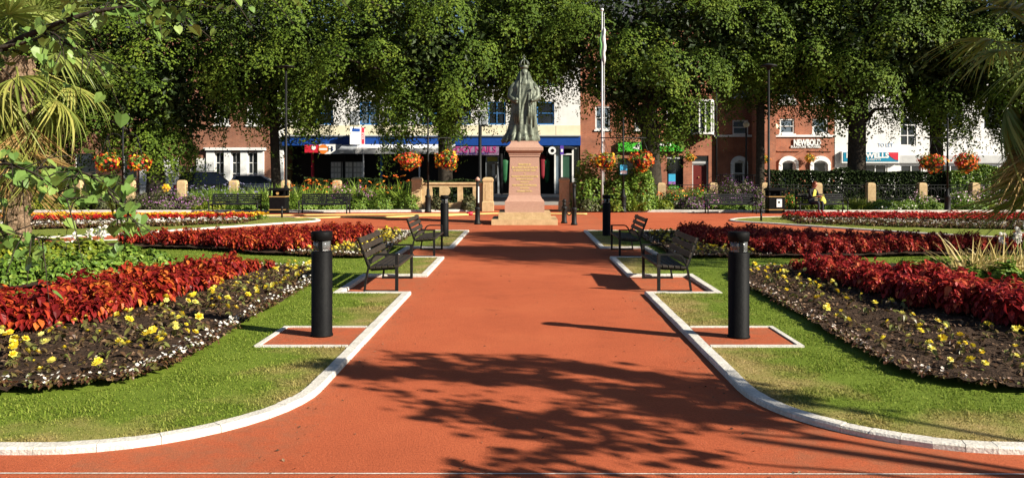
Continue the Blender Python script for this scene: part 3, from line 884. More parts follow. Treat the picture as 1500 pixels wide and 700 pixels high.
def park_bench(loc, rz, label, w=2.1):
    t = thing('park_bench', label, 'bench', loc, rz, 'traditional black benches in front of the planting')
    h = w / 2 - .06
    for x in (-h, h):
        mb = MB()
        mb.tube([(x, -.30, 0), (x, -.27, .2), (x, -.27, .50)], .026, 8); mb.build('leg', M['blackiron'], t)
        mb = MB()
        mb.tube([(x, .26, 0), (x, .20, .22), (x, .20, .38), (x, .30, .80)], .026, 8); mb.build('leg', M['blackiron'], t)
        mb = MB()
        mb.tube([(x, .23, .53), (x, .0, .535), (x, -.26, .53), (x, -.33, .50), (x, -.34, .45), (x, -.29, .42)], .024, 8); mb.build('armrest', M['blackiron'], t)
    mb = MB()
    for k in range(5): mb.box((0, -.25 + k * .1, .385), (w - .06, .085, .032), 0, None, .006)
    mb.build('seat', M['blackslat'], t)
    mb = MB()
    for k in range(5):
        u = .08 + k * .215
        mb.box((0, .185 + .11 * u, .38 + .42 * u), (w - .06, .03, .066), 0, Matrix.Rotation(R(-14), 3, 'X'), .006)
    mb.box((0, .265, .60), (.06, .03, .44), 0, Matrix.Rotation(R(-14), 3, 'X'))
    mb.build('backrest', M['blackslat'], t)
    return t
BY = 33.95
for px, lab in ((344.5, 'traditional black bench between the purple mound and the left bin'),
                (475.5, 'traditional black bench right of the left litter bin before orange flowers'),
                (1070, 'traditional empty black bench left of the bin with the white notice'),
                (1203, 'traditional black bench on which a person sits'),
                (-22, 'traditional black bench cut by the left picture edge behind the palm trunk')):
    park_bench((wx(px, BY), BY, 0), R(rng.uniform(-2, 2)), lab)

def litter_bin(loc, label, notice):
    t = thing('litter_bin', label, 'litter bin', loc, 0, 'black litter bins with gold bands')
    mb = MB(); mb.bx(-.33, .33, -.3, .3, 0, .72, 0, .015); mb.build('body', M['black'], t)
    for z in (.16, .70):
        mb = MB(); mb.bx(-.338, .338, -.308, .308, z - .015, z + .015); mb.build('gold_band', M['gold'], t)
    for x in (-.3, .3):
        for y in (-.27, .21): mb = MB(); mb.bx(x - .03, x + .03, y - .03, y + .03, .72, .96); mb.build('hood_post', M['black'], t)
    mb = MB(); mb.bx(-.325, .325, .255, .295, .721, .96); mb.build('hood_back', M['black'], t)
    mb = MB(); mb.squares([(.37, .95), (.37, 1.0), (.30, 1.06)]); mb.build('hood', M['black'], t)
    if notice:
        mb = MB(); mb.bx(-.02, .20, -.318, -.303, .27, .60); o = mb.build('notice', M['white'], t)
        mb = MB(); mb.lathe([(.045, 0), (.045, .004)], 12); mb.build('figure_mark', M['black'], o, (.08, -.3185, .47), (PI / 2, 0, 0))
    else:
        mb = MB(); mb.lathe([(.06, 0), (.06, .006)], 16); mb.build('badge', M['gold'], t, (.02, -.3025, .84), (PI / 2, 0, 0))
    return t
litter_bin((wx(409, 34.2), 34.2, 0), 'black litter bin with gold bands beside the left tall lamp post', False)
litter_bin((wx(1135, 34.2), 34.2, 0), 'black litter bin with white notice beside the right tall lamp post', True)

def tall_lamp(loc, label, hgt=6.35, hat=False):
    t = thing('street_lamp', label, 'lamp post', loc, 0)
    mb = MB(); mb.tube([(0, 0, 0), (0, 0, 1.1)], .085, 12); mb.lathe([(.14, 0), (.14, .05), (.09, .09)], 14); mb.build('base', M['blackiron'], t)
    mb = MB(); mb.tube([(0, 0, 1.1), (0, 0, 1.16), (0, 0, hgt - .1)], [.07, .055, .042], 10); mb.build('post', M['blackiron'], t)
    mb = MB()
    if hat: mb.lathe([(.04, hgt - .16), (.10, hgt - .13), (.13, hgt - .02), (.36, hgt + .0), (.34, hgt + .04), (.06, hgt + .12)], 20)
    else: mb.lathe([(.04, hgt - .12), (.08, hgt - .06), (.36, hgt - .03), (.38, hgt + .01), (.1, hgt + .05)], 20)
    mb.build('lamp_head', M['blackiron'], t)
    return t
tall_lamp((wx(419, 34.9), 34.9, 0), 'tall thin black lamp post with flat round head beside left bin', 6.2)
tall_lamp((wx(1126, 34.9), 34.9, 0), 'tall thin black lamp post with hat shaped head beside right bin', 6.22, True)

# ---- hanging basket posts
def arm_arc(x0, x1, z0, top):
    s = 1 if x1 > x0 else -1
    r = abs(x1 - x0) / 2; c = (x0 + x1) / 2
    return [(x0, 0, z0)] + [(c - s * r * math.cos(PI * k / 10), 0, top - r + r * math.sin(PI * k / 10)) for k in range(11)] + [(x1, 0, top - r - .15)]
def basket_post(loc, label, arched=False, hgt=3.9, bar=3.17, notice=False):
    t = thing('basket_post', label, 'basket post', loc, 0, 'black posts that carry hanging flower baskets')
    mb = MB(); mb.lathe([(.15, 0), (.15, .06), (.125, .1), (.12, .62), (.14, .66), (.13, .70), (.075, .74), (.06, 1.0)], 16); mb.build('base', M['blackiron'], t)
    mb = MB(); mb.tube([(0, 0, .98), (0, 0, hgt)], [.045, .035], 10)
    mb.build('post', M['blackiron'], t)
    if arched:
        for x in (-.72, .68):
            mb = MB(); mb.tube(arm_arc(0, x, 2.0, 3.35), .02, 8); mb.build('arm', M['blackiron'], t)
    else:
        mb = MB(); mb.tube([(-.98, 0, bar), (.98, 0, bar)], .022, 8)
        for s in (-1, 1): mb.tube([(s * .04, 0, bar - .5), (s * .5, 0, bar - .02)], .012, 6)
        mb.build('crossbar', M['blackiron'], t)
        mb = MB(); mb.lathe([(.03, hgt), (.06, hgt + .04), (.045, hgt + .10), (.005, hgt + .16)], 12); mb.build('finial', M['blackiron'], t)
    if notice:
        mb = MB(); mb.bx(-.14, .16, -.07, -.05, 1.62, 2.02)
        o = mb.build('notice', M['cyan'], t)
        mb = MB(); mb.bx(-.12, .14, -.078, -.071, 1.64, 1.78); mb.build('notice_text', M['white'], o)
    return t

def basket_meshes(seed, pal):
    r = np.random.default_rng(seed)
    def pts(n, lo, hi):
        d = unit(r.normal(size=(n, 3)))
        lump = np.array([1 + .42 * noise.noise(Vector(q) * 1.7 + Vector((seed, 0, 0))) for q in d])
        p = d * (r.uniform(lo, hi, n) * lump)[:, None] * np.array([.50, .50, .36])
        return p, d
    p, d = pts(420, .6, 1.0); V, F = cloud(p, d + r.normal(size=d.shape) * .5, r.uniform(.08, .15, 420), T_OVATE)
    leaf = np_mesh('foliage', V, F, M['shrub'])
    p, d = pts(190, .88, 1.1); d2 = d + r.normal(size=d.shape) * .35
    V, F = cloud(p, d2, r.uniform(.085, .15, 190), T_FLOWER)
    nm = len(pal)
    mi = np.repeat(r.integers(0, nm, 190), 5)
    fl = np_mesh('flowers', V, F, [M[k] for k in pal], mi)
    return leaf, fl
BK = [basket_meshes(31, ('orangepetal', 'redpetal', 'orangepetal')), basket_meshes(32, ('orangepetal', 'redpetal', 'marigold')), basket_meshes(33, ('redpetal', 'redpetal', 'orangepetal', 'marigold')), basket_meshes(34, ('orangepetal', 'marigold'))]
mbb = MB(); mbb.lathe([(.02, -.34), (.2, -.31), (.33, -.2), (.38, -.05), (.39, 0)], 18); 
_bowl = None
def basket(px, py, Y, label, var, hang, sc=1.0):
    """hang = height of the arm the chains hang from"""
    global _bowl
    z = wz(py, Y)
    t = thing('hanging_basket', label, 'hanging basket', (wx(px, Y), Y, z), rng.uniform(0, 6), 'hanging baskets of orange and red flowers')
    t.scale = (sc * rng.uniform(.9, 1.08), sc * rng.uniform(.9, 1.08), sc * rng.uniform(.92, 1.12))
    if _bowl is None:
        o = mbb.build('bowl', M['chain'], t); _bowl = o.data
    else: link('bowl', _bowl, t)
    link('foliage', BK[var][0], t); link('flowers', BK[var][1], t)
    top = (hang - z) / sc
    for k in range(3):
        a = 2 * PI * k / 3
        mb = MB(); mb.tube([(.38 * math.cos(a), .38 * math.sin(a), 0), (0, 0, top)], .008, 4); mb.build('chain', M['chain'], t)
Y0 = 34.9
for px, kw, lab in ((180, dict(arched=True), 'black basket post with two arched arms near the left palm'),
                    (627, {}, 'black basket post standing left of the statue before the stone balustrade'),
                    (913, dict(notice=True), 'black basket post with a small blue notice right of the flagpole'),
                    (1388, {}, 'black basket post at the far right before the ivy hedge')):
    basket_post((wx(px, Y0), Y0, 0), lab, **kw)
for px, py, var, hang, lab in ((203, 239, 2, 3.2, 'red and orange flower basket right of the arched basket post'),
                               (157, 238, 2, 3.2, 'flower basket half hidden by the left palm fronds'),
                               (600, 235, 0, 3.17, 'orange flower basket on the statue side post, left one, over the crocosmia'),
                               (655, 235, 1, 3.17, 'orange and red flower basket hanging before the lime trunk left of statue'),
                               (885, 236, 1, 3.17, 'orange flower basket hanging in front of the white flagpole'),
                               (941, 235, 0, 3.17, 'orange flower basket hanging below the green shop sign'),
                               (1365, 238, 0, 3.17, 'orange red flower basket hanging left of the far right post'),
                               (1415, 237, 0, 3.17, 'orange red flower basket hanging right of the far right post')):
    basket(px, py, Y0, lab, var, hang, .98)

# ---- flagpole
t = thing('flagpole', 'tall white flagpole with a furled white and green flag', 'flagpole', (wx(882, 35.1), 35.1, 0))
mb = MB(); mb.tube([(0, 0, 0), (0, 0, 3.5), (0, 0, 8.6)], [.06, .05, .03], 14); mb.build('pole', flat('pale grey paint', (.46, .46, .47)), t)
mb = MB(); mb.ball((0, 0, 8.66), .07); mb.build('finial', M['white'], t)
mb = MB()
for a, b, rr, mi in ((7.9, 6.3, .07, 0),):
    pts = [(.08 + .02 * math.sin(k * 1.3), -.03, a - (a - b) * k / 12) for k in range(13)]
    mb.tube(pts, [.02 + .06 * math.sin(PI * k / 12) ** .6 + .012 * math.sin(k * 2.1) for k in range(13)], 8, 0)
    pts = [(-.07 + .02 * math.cos(k * 1.1), -.04, a - .25 - (a - b) * .7 * k / 12) for k in range(13)]
    mb.tube(pts, [.01 + .045 * math.sin(PI * k / 12) for k in range(13)], 8, 1)
mb.build('furled_flag', [flat('flag white', (.6, .6, .58)), flat('flag green', (.09, .26, .06))], t)
mb = MB(); mb.tube([(.09, -.02, 8.5), (.10, -.02, 4), (.09, -.02, 1.3)], .008, 5); mb.build('halyard', M['white'], t)
mb = MB(); mb.box((.1, 0, 1.25), (.06, .1, .12)); mb.build('cleat', M['blackiron'], t)

# ---- statue and pedestal
SY = 27.75
t = thing('pedestal', 'pink granite pedestal with gilded inscription on buff stone steps', 'pedestal', (wx(768.5, SY), SY, 0))
mb = MB(); mb.squares([(1.08, 0), (1.08, .18)]); mb.squares([(.86, .18), (.86, .395)]); mb.build('steps', M['sandstone'], t)
mb = MB(); mb.squares([(.655, .395), (.655, .75), (.64, .77), (.60, .80), (.55, .90), (.525, .96)]); mb.build('plinth', M['granite'], t)
mb = MB(); mb.squares([(.525, .96), (.485, 2.24)]); mb.build('die', M['granite'], t)
mb = MB(); mb.squares([(.51, 2.24), (.51, 2.29), (.53, 2.31), (.53, 2.35), (.60, 2.42), (.62, 2.44), (.62, 2.54), (.60, 2.56), (.52, 2.62), (.46, 2.70), (.45, 2.76)]); mb.build('cornice', M['granite'], t)
ins = [('PRESENTED BY', .085, .42), ('SIR ALFRED SEALE HASLAM', .085, .86), ('OF BREADSALL PRIORY, DERBY', .065, .76), ('TO', .05, .06), ('THE BOROUGH OF NEWCASTLE UNDER LYME', .07, .88),
       ('MEMBER FOR THE BOROUGH', .065, .56), ('UNVEILED BY', .05, .30), ('THE GRAND DUKE MICHAEL', .075, .82), ('OF RUSSIA', .055, .3), ('NOVEMBER 5TH 1903', .065, .50)]
z = 1.97
for i, (s_, sz, w) in enumerate(ins):
    f = (z - .96) / 1.28
    text(s_, sz, M['goldtext'], t, (0, -(.525 - .04 * f) - .004, z), 'inscription_line', (PI / 2 - R(1.8), 0, 0), .004, width=w, bold=.002)
    z -= .098

def statue():
    t = thing('queen_statue', 'green bronze statue of a crowned robed queen on pink pedestal', 'statue', (wx(767, SY), SY, 2.76), 0)
    t.scale = (.92, .9, 1)
    n = 96
    # robe rings: z, centre x, centre y, rx, ry
    rings = [(0.0, -.10, .06, .60, .46), (.03, -.11, .06, .63, .49), (.10, -.10, .06, .62, .49), (.25, -.08, .05, .56, .46), (.5, -.045, .04, .51, .43), (.8, -.02, .03, .47, .39), (1.1, 0, .02, .44, .36), (1.35, .01, 0, .44, .34),
             (1.5, .02, 0, .46, .33), (1.65, .03, 0, .47, .32), (1.8, .03, 0, .45, .30), (1.95, .02, 0, .40, .26), (2.05, .02, 0, .31, .23), (2.13, .02, -.01, .20, .18), (2.2, .02, -.015, .165, .16), (2.28, .02, -.02, .15, .155), (2.36, .02, -.02, .14, .15), (2.43, .02, -.01, .11, .12), (2.47, .02, -.01, .05, .06)]
    rs = smooth_poly(rings, 5, False)
    V, F = [], []
    for z, cx, cy, rx, ry in rs:
        u = z / 2.47
        amp = .10 * (1 - u) ** .8 + .035
        if z > 2.15: amp = .02
        for k in range(n):
            a = 2 * PI * k / n
            ph = a + .35 * math.sin(z * 1.7) + (.5 * (1.2 - z) * .25)
            f = amp * (.55 * math.sin(9 * ph + 1.2 * math.sin(2 * z)) + .35 * math.sin(16 * ph - z * 2.2) + .3 * math.sin(5 * ph + z * 1.4))
            f += .05 * noise.noise((math.cos(a) * 3, math.sin(a) * 3, z * 2.2)) * (1 if z < 2.1 else .3)
            # mantle opening at the front: two hanging edges and a deep fall between them
            d = (a - (1.5 * PI + .10 * math.sin(z * 2))) 
            if .15 < z < 1.9:
                f += .10 * math.exp(-((abs(d) - .55) / .12) ** 2) - .10 * math.exp(-(d / .30) ** 2)
            r_ = 1 + f
            V.append((cx + rx * r_ * math.cos(a), cy + ry * r_ * math.sin(a), z))
    m = len(rs)
    for i in range(m - 1):
        for k in range(n):
            k2 = (k + 1) % n
            F.append((i * n + k, i * n + k2, (i + 1) * n + k2, (i + 1) * n + k))
    mb = MB(); mb.add(V, F, 0, True); mb.add([V[k] for k in range(n)], [list(range(n))[::-1]]); mb.build('robe', M['bronze'], t)
    # face below the veil, nose, chin, neck
    mb = MB(); mb.ball((.02, -.085, 2.29), .105, 0, (.85, .95, 1.2), 14)
    mb.ball((.02, -.185, 2.28), .024, 0, (.7, 1, 1.5)); mb.ball((-.018, -.17, 2.315), .014); mb.ball((.058, -.17, 2.315), .014); mb.ball((.02, -.178, 2.235), .026, 0, (1.3, .6, .5))
    mb.build('face', M['bronze'], t)
    # shoulder mantle falling from veil to elbows
    for s in (-1, 1):
        mb = MB()
        sh = Vector((.02 + s * .30, -.02, 1.93)); el = Vector((.02 + s * .50, -.05, 1.50)); ha = Vector((.02 + s * .30, -.34, 1.36 if s > 0 else 1.30))
        mb.tube([sh, sh.lerp(el, .5) + Vector((s * .05, 0, 0)), el, el.lerp(ha, .5), ha], [.13, .14, .125, .105, .062], 14)
        mb.ball(ha + Vector((-s * .02, -.05, 0)), .062, 0, (1, 1.2, .9))
        mb.build('arm', M['bronze'], t)
        mb = MB()
        top = Vector((.02 + s * .13, -.12, 2.34))
        for j in range(4):
            x = s * (.14 + .055 * j)
            mb.tube([top + Vector((s * .012 * j, .03 * j, 0)), Vector((.02 + x, -.20 + .035 * j, 1.95)), Vector((.02 + x * 1.25, -.30 + .05 * j, 1.55)), Vector((.02 + x * 1.22, -.37 + .06 * j, 1.0)), Vector((x * 1.25, -.41 + .06 * j, .62 - .05 * j))], [.03, .045, .055, .05, .02], 10)
        mb.build('veil_fall', M['bronze'], t)
    # sceptre and orb
    mb = MB(); mb.tube([(.28, -.42, 1.2), (.40, -.40, 1.75)], .018, 8); mb.ball((.41, -.40, 1.79), .05); mb.build('sceptre', M['bronze'], t)
    mb = MB(); mb.ball((-.26, -.42, 1.38), .075); mb.build('orb', M['bronze'], t)
    # train spilling over the plinth edge
    mb = MB(); 
    for j in range(5):
        a = R(200 + 22 * j)
        mb.tube([(-.10 + .40 * math.cos(a), .05 + .3 * math.sin(a), .45), (-.12 + .58 * math.cos(a), .05 + .45 * math.sin(a), .12), (-.13 + .68 * math.cos(a), .05 + .50 * math.sin(a), -.02), (-.13 + .66 * math.cos(a), .05 + .5 * math.sin(a), -.07)], [.05, .09, .08, .03], 10)
    mb.build('train', M['bronze'], t)
    # crown: band, arches, cross
    cr = thing('crown', None, None); cr.parent = t; cr.location = (-.02 * .5, 0, -2.45 * .5 + .01); cr.scale = (1.5, 1.5, 1.5)
    mb = MB(); mb.lathe([(.085, 2.45), (.10, 2.46), (.105, 2.52), (.095, 2.525)], 20, (.02, -.01, 0)); mb.build('band', M['bronze'], cr)
    for k in range(4):
        a = k * PI / 4
        mb = MB(); pts = [(.02 + .105 * math.cos(a) * math.cos(b) * 1.12, -.01 + .105 * math.sin(a) * math.cos(b) * 1.12, 2.52 + .13 * math.sin(b)) for b in np.linspace(0, PI, 11)]
        mb.tube(pts, .014, 6); mb.build('arch', M['bronze'], cr)
    mb = MB(); mb.ball((.02, -.01, 2.665), .03); mb.bx(.008, .032, -.02, 0, 2.67, 2.77); mb.bx(-.02, .06, -.02, 0, 2.705, 2.73); mb.build('cross', M['bronze'], cr)
statue()

# ---- chain posts, sign, hose around the statue
def chain_post(px, Y, h, label, tall=False):
    t = thing('chain_post', label, 'post', (wx(px, Y), Y, 0), 0)
    mb = MB(); mb.lathe([(.11, 0), (.11, .05), (.085, .08), (.08, .46), (.10, .50), (.10, .55), (.06, .58)], 16); mb.build('base', M['blackiron'], t)
    mb = MB(); mb.tube([(0, 0, .56), (0, 0, h)], [.06, .05], 12); mb.ball((0, 0, h + .03), .07); mb.build('shaft', M['blackiron'], t)
    return t
t = chain_post(699.5, 27.0, 1.42, 'tall black post with white strip and reddish cap left of pedestal')
mb = MB(); mb.lathe([(.075, 0), (.08, .06), (.02, .12)], 14); mb.build('cap', M['granite'], t, (0, 0, 1.44))
mb = MB(); mb.bx(.02, .06, -.066, -.054, .72, 1.25); mb.build('white_strip', M['white'], t)
chain_post(826.5, 27.6, .72, 'short black post carrying a chain right of the pedestal')
chain_post(841, 26.7, 1.25, 'tall black chain post right of the statue before tall shrubs')
mb = MB()
a = Vector((wx(826.5, 27.6), 27.6, .62)); b = Vector((wx(841, 26.7), 26.7, .66))
mb.tube([a.lerp(b, k / 10) - Vector((0, 0, .34 * (1 - (k / 5 - 1) ** 2))) for k in range(11)], .022, 6)
tag(mb.build('chain', M['chain']), 'sagging dark chain strung between two black posts', 'chain')
t = thing('lectern_sign', 'beige rounded sign plate on a short post behind left bollard', 'sign', (wx(651, 24.6), 24.6, 0))
mb = MB(); mb.tube([(0, 0, 0), (0, 0, 1.02)], .05, 10); mb.build('post', M['blackiron'], t)
mb = MB(); pl = [(-.14, 0), (.02, 0)] + [(.02 + .16 * math.cos(a), .155 + .155 * math.sin(a)) for a in np.linspace(-PI / 2, PI / 2, 9)] + [(-.14, .31)]
mb.prism(pl, 'y', -.03, .03); mb.build('plate', M['sandstone'], t, (0, -.06, 1.0))
mb = MB()
def gpt(px, py): x, y = gp(px, py); return (x, y, .03)
pts = smooth_poly([gpt(430, 320.5), gpt(475, 320), gpt(520, 318.5), gpt(565, 319.0), gpt(610, 317.5), gpt(650, 317.0), gpt(686, 315.5)], 6, False)
mb.tube(pts, .03, 7)
pts = smooth_poly([gpt(380, 317), gpt(440, 316.2), gpt(520, 315.6), gpt(600, 315.2), gpt(690, 314.6), gpt(735, 313.8), gpt(800, 314.2), gpt(860, 314.5)], 6, False)
mb.tube(pts, .03, 7)
h = mb.build('hose', M['hose']); tag(h, 'long yellow hose lying across the red path left of the statue', 'hose')
mb = MB(); x, y, _ = gpt(688, 315.4); mb.tube([(x - .12, y, .07), (x + .12, y + .03, .07)], .07, 10); mb.build('coupling', M['red'], h)
def stake(px, py, label):
    x, y = gp(px, py); t = thing('stake_light', label, 'path light', (x, y, LZ), 0, 'small dark stakes on the outer lawns')
    mb = MB(); mb.tube([(0, 0, 0), (0, 0, .32)], .035, 10); mb.build('stem', M['blackiron'], t)
    mb = MB(); mb.lathe([(.05, .31), (.055, .33), (.055, .40), (.02, .43)], 12); mb.build('cap', M['blackiron'], t)
stake(413, 320, 'small dark stake on the left outer lawn below the bin')
stake(1115, 325, 'small dark stake on the right outer lawn below the bin')

# ---- stone gateway: pillars and balustrades
def pillar(px, label, rz=0):
    t = thing('stone_pillar', label, 'pillar', (wx(px, 36), 36, 0), 0, 'buff stone gate pillars')
    mb = MB(); mb.squares([(.25, 0), (.25, .40), (.215, .44), (.21, 1.30)]); mb.build('shaft', M['sandstone'], t)
    mb = MB(); mb.bx(-.12, .12, -.222, -.20, .52, 1.18, 0, .008); mb.build('panel', M['sandstone'], t)
    mb = MB(); mb.squares([(.225, 1.30), (.235, 1.33), (.235, 1.38), (.20, 1.45), (.12, 1.49)]); mb.build('cap', M['sandstone'], t)
pillar(611, 'buff stone pillar at left end of the pierced balustrade')
pillar(715, 'buff stone gate pillar directly left of the statue pedestal')
pillar(826.5, 'buff stone gate pillar directly right of the statue pedestal')
pillar(925, 'buff stone pillar half hidden in the tall shrubs by the post')
def balustrade(px0, px1, label):
    Y = 36.05; x0, x1 = wx(px0, Y) + .22, wx(px1, Y) - .22
    t = thing('balustrade', label, 'balustrade', (0, Y, 0), 0)
    L = x1 - x0
    mb = MB(); mb.bx(x0, x1, -.12, .12, 0, .36); mb.bx(x0, x1, -.12, .12, 1.06, 1.16)
    n = 4
    for k in range(n):
        c = x0 + L * (k + .5) / n
        w = L / n * .17
        if k == 0: mb.bx(x0, c + w, -.118, .118, .36, 1.06)
        elif k == n - 1: mb.bx(c - w, x1, -.118, .118, .36, 1.06)
        else: mb.bx(c - w, c + w, -.118, .118, .36, 1.06)
    mb.build('pierced_wall', M['sandstone'], t)
    mb = MB(); mb.bx(x0, x1, -.17, .17, 1.16, 1.26, 0, .02); mb.build('coping', M['sandstone'], t)
balustrade(611, 715, 'low pierced stone balustrade left of the statue')
balustrade(826.5, 925, 'low pierced stone balustrade behind the tall shrubs')

# ---- stone posts and iron railings along the back of the garden
FY = 42.0
left_px = [-38, 38, 115, 191, 267, 343, 419, 494]
right_px = [969, 1045, 1121, 1197, 1275, 1350, 1427, 1504]
desc = {-38: 'at the far left, cut by the picture edge', 38: 'behind the left palm trunk', 115: 'behind the heart leaf branch, left of the arched post', 191: 'behind the arched basket post', 267: 'beside the yellow toy flower',
        343: 'in front of the parked cars', 419: 'hidden behind the left tall lamp post', 494: 'behind the bench among orange flowers', 969: 'in front of the shop window below the green sign', 1045: 'behind the empty right bench',
        1121: 'behind the bin with the white notice', 1197: 'behind the seated person', 1275: 'right of the seated person by the feathery yellow plant', 1350: 'below the left basket of the far right post',
        1427: 'right of the far right basket post', 1504: 'cut by the right picture edge'}
mb = MB(); mb.squares([(.20, 0), (.20, 1.12), (.195, 1.2), (.16, 1.27), (.09, 1.30)], (0, 0), 0, 1, 1)
pm = None
for px in left_px + right_px:
    o = mb.build('stone_post', M['sandstone']) if pm is None else link('stone_post', pm)
    pm = o.data
    o.location = (wx(px, FY), FY, 0)
    if px > 768: o.scale = (1, 1, .9)
    o.rotation_euler.z = R(rng.uniform(-4, 4))
    tag(o, 'buff stone post with rounded top ' + desc[px], 'stone post', 'stone posts of the garden railing')
mb1, mb2 = MB(), MB()
span = 2.66 - .42
for z in (.28, .84, 1.0): mb1.bx(-span / 2, span / 2, -.015, .015, z - .015, z + .015)
for k in range(13):
    x = -span / 2 + span * (k + .5) / 13
    mb1.tube([(x, 0, .12), (x, 0, 1.0)], .008, 5)
for k in range(4):
    x = -span / 2 + span * (k + .5) / 4
    mb2.tube([(x + .25 * math.cos(a), -.02, .56 + .25 * math.sin(a)) for a in np.linspace(0, 2 * PI, 17)], .012, 5, cap=False)
rail = thing('iron_railing', 'x', 'railing', (0, FY, 0), 0, 'dark iron railing panels between the stone posts')
mb1.build('bars', M['blackiron'], rail); mb2.build('scroll_circles', M['blackiron'], rail)
first = True
for lst in (left_px, right_px):
    for a, b in zip(lst[:-1], lst[1:]):
        loc = (wx((a + b) / 2, FY), FY, .05)
        r_ = rail if first else dup(rail, loc, 0)
        r_.location = loc; first = False
        r_['label'] = 'iron railing left of the post ' + desc[b]
for px0, px1, nm in ((494, 600, 'dark iron railing between the left posts and the pierced balustrade'), (932, 969, 'dark iron railing behind the tall shrubs left of shop window post')):
    x0, x1 = wx(px0, FY), wx(px1, FY)
    r_ = dup(rail, ((x0 + x1) / 2, FY, .05), 0, nm, ((x1 - x0) / span, 1, 1))
# ================================================================== BEDDING PLANTS
def coleus_mesh(seed, mat):
    r = np.random.default_rng(seed)
    P, Nn, S, T = [], [], [], []
    nst = 9
    for i in range(nst):
        a0 = r.uniform(0, 2 * PI); lean = r.uniform(.0, .17)
        if i == 0: lean = 0
        top = np.array([lean * math.cos(a0), lean * math.sin(a0), r.uniform(.22, .36)])
        for j in range(4):
            zz = top[2] * (1 - .22 * j); rad = (.03, .055, .07, .07)[j]
            c = top * np.array([1, 1, 0]) * (1 - .1 * j) + np.array([0, 0, zz])
            a1 = r.uniform(0, 2 * PI)
            for k in range(4 if j < 3 else 3):
                a = a1 + k * PI / 2 + r.normal() * .25
                d = np.array([math.cos(a), math.sin(a), 0])
                P.append(c + d * rad * r.uniform(.8, 1.3) + np.array([0, 0, r.normal() * .015]))
                tilt = (.25, .5, .75, 1.05)[j] + r.normal() * .32
                Nn.append(d * math.sin(tilt) + np.array([0, 0, math.cos(tilt)]))
                T.append(d * math.cos(tilt) - np.array([0, 0, math.sin(tilt)]))
                S.append((.072, .095, .10, .092)[j] * r.uniform(.75, 1.2))
    V, F = cloud(P, Nn, S, T_OVATE, np.array(T))
    return V, F
def scatter(name, protos, mats, P, zf, cap, group, label, cat, stufflabel, sc=(.85, 1.15), seed=3):
    """protos: list of (V, F, mi). The cap nearest positions become individual plants, the rest one mass"""
    r = np.random.default_rng(seed)
    P = np.asarray(P); vis = (np.abs(P[:, 0]) < .66 * P[:, 1] + .8)
    P = P[vis]
    order = np.argsort(P[:, 1] + .3 * np.abs(P[:, 0]))
    P = P[order]
    meshes = [np_mesh(name, V, F, mats, mi) for V, F, mi in protos]
    for i, (x, y) in enumerate(P[:cap]):
        o = link(name, meshes[r.integers(len(meshes))])
        s = r.uniform(*sc) * (.76 if name == 'coleus_plant' and y > 12 else 1)
        o.location = (x, y, zf); o.rotation_euler = (r.normal() * .08, r.normal() * .08, r.uniform(0, 6.28)); o.scale = (s, s, s * r.uniform(.9, 1.1))
        tag(o, label, cat, group)
    if len(P) > cap:
        parts = []
        for x, y in P[cap:]:
            V, F, mi = protos[r.integers(len(protos))]
            a = r.uniform(0, 6.28); s = r.uniform(*sc) * (.76 if name == 'coleus_plant' else 1)
            Rm = np.array([[math.cos(a), -math.sin(a), 0], [math.sin(a), math.cos(a), 0], [0, 0, 1]]) * s
            parts.append((V @ Rm.T + np.array([x, y, zf]), F, mi))
        Vs, Fs, Ms, o_ = [], [], [], 0
        for V, F, mi in parts:
            Vs.append(V); Fs.append(F + o_); Ms.append(mi); o_ += len(V)
        o = link(name, np_mesh(name, np.concatenate(Vs), np.concatenate(Fs), mats, np.concatenate(Ms)))
        tag(o, stufflabel, cat, group, 'stuff')

def band(center, w):
    """polygon of width w about a centre line"""
    c = smooth_poly(center, 5, False)
    a = offset_poly(c, w / 2, False); b = offset_poly(c, -w / 2, False)
    return a + b[::-1]
C1 = [(4.95, 13.9), (5.0, 12.6), (5.05, 11.3), (5.2, 10.0), (5.45, 8.9), (6.15, 8.0), (7.6, 7.4)]
C1L = [(-4.75, 13.9), (-4.85, 12.6), (-4.9, 11.3), (-4.98, 10.0), (-5.25, 8.95), (-6.0, 8.2), (-7.6, 7.6)]
band1R, band1L = band(C1, .95), band(C1L, .95)
band2R = smooth_poly([(4.0, 18.8), (4.4, 17.3), (5.0, 16.4), (5.9, 16.2), (7.2, 16.5), (9, 16.8), (11, 17.1), (11, 18.2), (9, 18.7), (7.2, 19.4), (5.8, 20.8), (4.6, 22.0), (4.0, 21.4)], 4)
band2L = mir(smooth_poly([(4.0, 18.8), (4.3, 17.6), (4.8, 16.8), (5.8, 17.0), (6.9, 17.9), (8.3, 18.3), (9.2, 18.5), (9.3, 19.3), (8.9, 19.5), (7.2, 20.1), (5.8, 21.0), (4.6, 22.0), (4.0, 21.4)], 4))
for key, b1, b2, mk, side in (('L', band1L, band2L, 'coleusL', 'left'), ('R', band1R, band2R, 'coleusR', 'right')):
    pro = []
    for s in range(4):
        V, F = coleus_mesh(40 + s, M[mk]); pro.append((V, F, np.zeros(len(F), int)))
    P = np.concatenate([jitter_grid(b1, .235, 4), jitter_grid(b2, .25, 5)])
    scatter('coleus_plant', pro, [M[mk]], P, .085, 140, 'coleus plants of the %s beds' % side,
            ('red orange leafy coleus plant in the dense band of the left beds' if key == 'L' else 'crimson leafy coleus plant in the dense band of the right beds'), 'coleus plant',
            'mass of %s coleus further along the %s bed' % ('red orange' if key == 'L' else 'crimson', side), (.66, 1.30))

